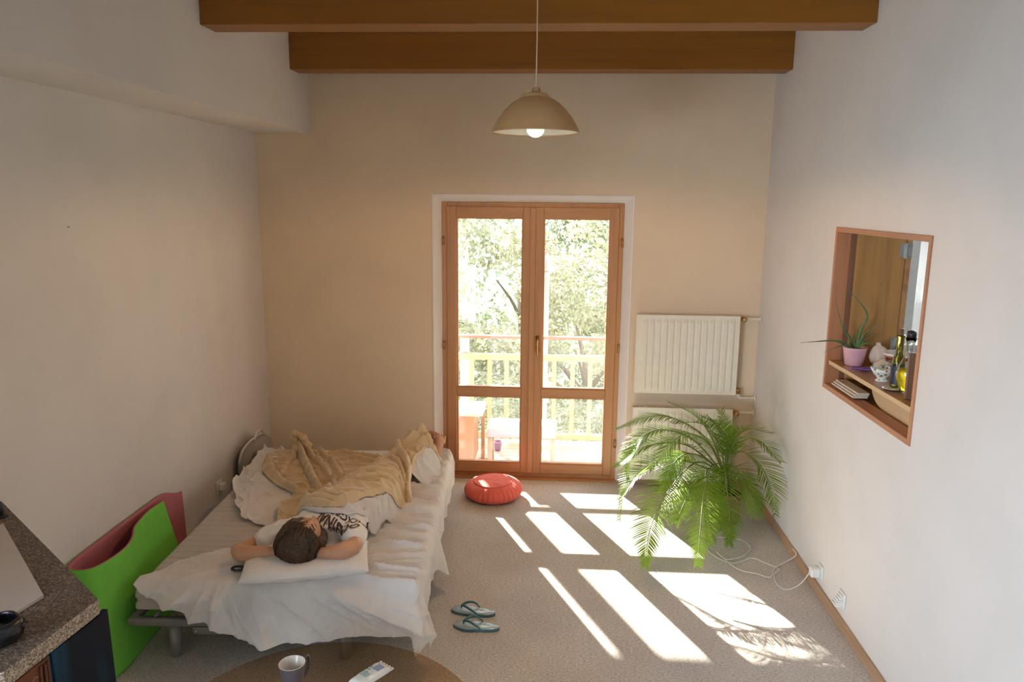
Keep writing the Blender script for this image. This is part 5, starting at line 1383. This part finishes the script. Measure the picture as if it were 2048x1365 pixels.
for (xx, yy) in ((-.565, 6.43), (.00, 6.43), (-.565, 6.65), (.00, 6.65)):
    bm = B(); box(bm, (xx, yy, -.124), (xx+.04, yy+.04, .21)); obj('leg', bm, 'rail_wood_z', t, bevel=.003)
t = thing('flower_pot', 'small purple flower pot on the balcony floor under the bench', 'flower pot', (-.52, 7.05, -.12))
bm = B(); lathe(bm, [(0,-.003),(.030,-.003),(.042,.075),(.046,.075),(.046,.088),(.040,.088),(.036,.06),(0,.06)], (-.52, 7.05, -.12), 28); obj('pot', bm, 'pot_purple', t, smooth=True)
bm = B(); lathe(bm, [(0,.066),(.037,.064)], (-.52, 7.05, -.12), 20); obj('soil', bm, 'soil', t)
# unseen roof and posts, added to cut the sunlight falling through the door
t = thing('added_sun_shade', 'added timber roof and posts out of view, blocking sun above the balcony door', 'added_sun_shade', (0, 7.2, 2.4))
bm = B()
v = [bm.verts.new(p) for p in ((BX0, Y1, 2.80), (BX1, Y1, 2.80), (BX1, 8.10, 2.265), (BX0, 8.10, 2.265))] + [bm.verts.new(p) for p in ((BX0, Y1, 2.84), (BX1, Y1, 2.84), (BX1, 8.10, 2.305), (BX0, 8.10, 2.305))]
for q in ((3,2,1,0),(4,5,6,7),(0,1,5,4),(1,2,6,5),(2,3,7,6),(3,0,4,7)): bm.faces.new([v[i] for i in q])
obj('shade_boards', bm, 'rail_wood_z', t)
for (xx, w) in ((-1.594, .185), (3.4, .19), (-3.6, .19)):
    bm = B(); box(bm, (xx, 8.0, -3.0), (xx+w, 8.08, 2.27)); obj('post', bm, 'rail_wood_z', t, bevel=.004)
bm = B(); box(bm, (-30, 6.4, -3.3), (30, 40, -3.0)); struct('ground', bm, 'ground_green')

rt = random.Random(5)
def tree(x, y, base, top, rx, lab, mt, n, ls):
    t = thing('tree', lab, 'tree', (x, y, -3.0), 'leafy trees beyond the balcony')
    bm = B(); tube(bm, catmull([(x, y, -3.0), (x+.1, y+.05, (base-3)/2), (x-.05, y, (base+top)/2)], 14), [.14-.007*i for i in range(14)], 10)
    for k in range(7):
        a = 2*PI*k/7; z0 = base + (top-base)*rt.uniform(.1, .5)
        tube(bm, catmull([(x, y, z0-.5), (x+.3*rx*math.cos(a), y+.3*rx*math.sin(a), z0), (x+.75*rx*math.cos(a), y+.75*rx*math.sin(a), z0+.5)], 8), [.05-.005*i for i in range(8)], 6)
    obj('trunk', bm, 'bark', t, smooth=True)
    bm = B(); cz = (base+top)/2; rz = (top-base)/2; cl = []
    for k in range(46):
        while True:
            q = Vector((rt.uniform(-1,1), rt.uniform(-1,1), rt.uniform(-1,1)))
            if .35 < q.length < 1: break
        cl.append((Vector((x+q.x*rx, y+q.y*rx*.8, cz+q.z*rz)), rt.uniform(.28, .55)*rx*.55))
    for k in range(n):
        c_, r = cl[k % len(cl)]
        d = Vector((rt.gauss(0,1), rt.gauss(0,1), rt.gauss(0,1))).normalized()*r*rt.uniform(.55, 1.0)
        p = c_ + d; nn = (d.normalized() + Vector((rt.uniform(-.8,.8), rt.uniform(-.8,.8), rt.uniform(-.3,.9)))).normalized()
        a_ = nn.orthogonal().normalized(); a_ = (Matrix.Rotation(rt.uniform(0, 6.28), 3, nn) @ a_); b_ = nn.cross(a_); l = ls*rt.uniform(.7, 1.3)
        bm.faces.new([bm.verts.new(p + v_) for v_ in (-a_*l, b_*l*.45, a_*l, -b_*l*.45)])
    obj('crown', bm, mt, t, fixn=False)
for a in ((-1.7, 11.6, -2.2, 2.6, 1.5, 'leafy pale green tree seen through the left door leaf', 'tree_leaf_a', 9000, .055),
          (.55, 11.2, -2.3, 2.45, 1.5, 'leafy yellow green tree seen through the right door leaf', 'tree_leaf_b', 10000, .05),
          (2.9, 11.8, -2.4, 2.6, 1.6, 'bushy green tree to the right beyond the balcony', 'tree_leaf_c', 6000, .06),
          (-.6, 14.2, -2.6, 3.9, 2.2, 'tall dense tree standing behind the two nearer trees', 'tree_leaf_c', 9000, .075),
          (-4.2, 13.0, -2.6, 3.0, 2.0, 'rounded green tree far to the left beyond the balcony', 'tree_leaf_c', 5000, .075),
          (2.4, 14.6, -2.6, 4.0, 2.3, 'tall pale tree behind the bushy tree on the right', 'tree_leaf_a', 7000, .075),
          (5.4, 13.4, -2.6, 3.2, 2.0, 'rounded green tree beyond the kitchen window', 'tree_leaf_b', 5000, .075)): tree(*a)
for (x, y, z, n, lab) in ((-.95, 8.3, -.6, 26, 'feathery shrub with long narrow leaves just beyond the railing at left'), (.62, 8.4, -.9, 24, 'feathery shrub with long narrow leaves just beyond the railing at right')):
    t = thing('feathery_shrub', lab, 'shrub', (x, y, -3.0), 'feathery shrubs beyond the railing')
    bm = B(); tube(bm, [(x, y, -3.0), (x, y, z+.1)], .04, 8); obj('stem', bm, 'bark', t, smooth=True)
    bm = B()
    for k in range(n):
        a = rt.uniform(0, 2*PI); L = rt.uniform(.7, 1.25); h_ = rt.uniform(.6, 1.2)
        P = catmull([(x, y, z), (x+.35*L*math.cos(a), y+.35*L*math.sin(a), z+h_*.75), (x+.9*L*math.cos(a), y+.9*L*math.sin(a), z+h_*.65)], 16)
        tube(bm, P, .006, 5)
        for i in range(3, 16):
            for sg in (1, -1):
                tg = (P[i]-P[i-1]).normalized(); sd = tg.cross(Vector((0,0,1))).normalized()*sg; d = (tg*.6+sd*.8+Vector((0,0,-.25))).normalized()*.20
                wv = d.cross(Vector((0,0,1))).normalized()*.010
                bm.faces.new([bm.verts.new(P[i]+v_) for v_ in (-wv, d*.5-wv, d, d*.5+wv)])
    obj('foliage', bm, 'tree_leaf_c', t, fixn=False)
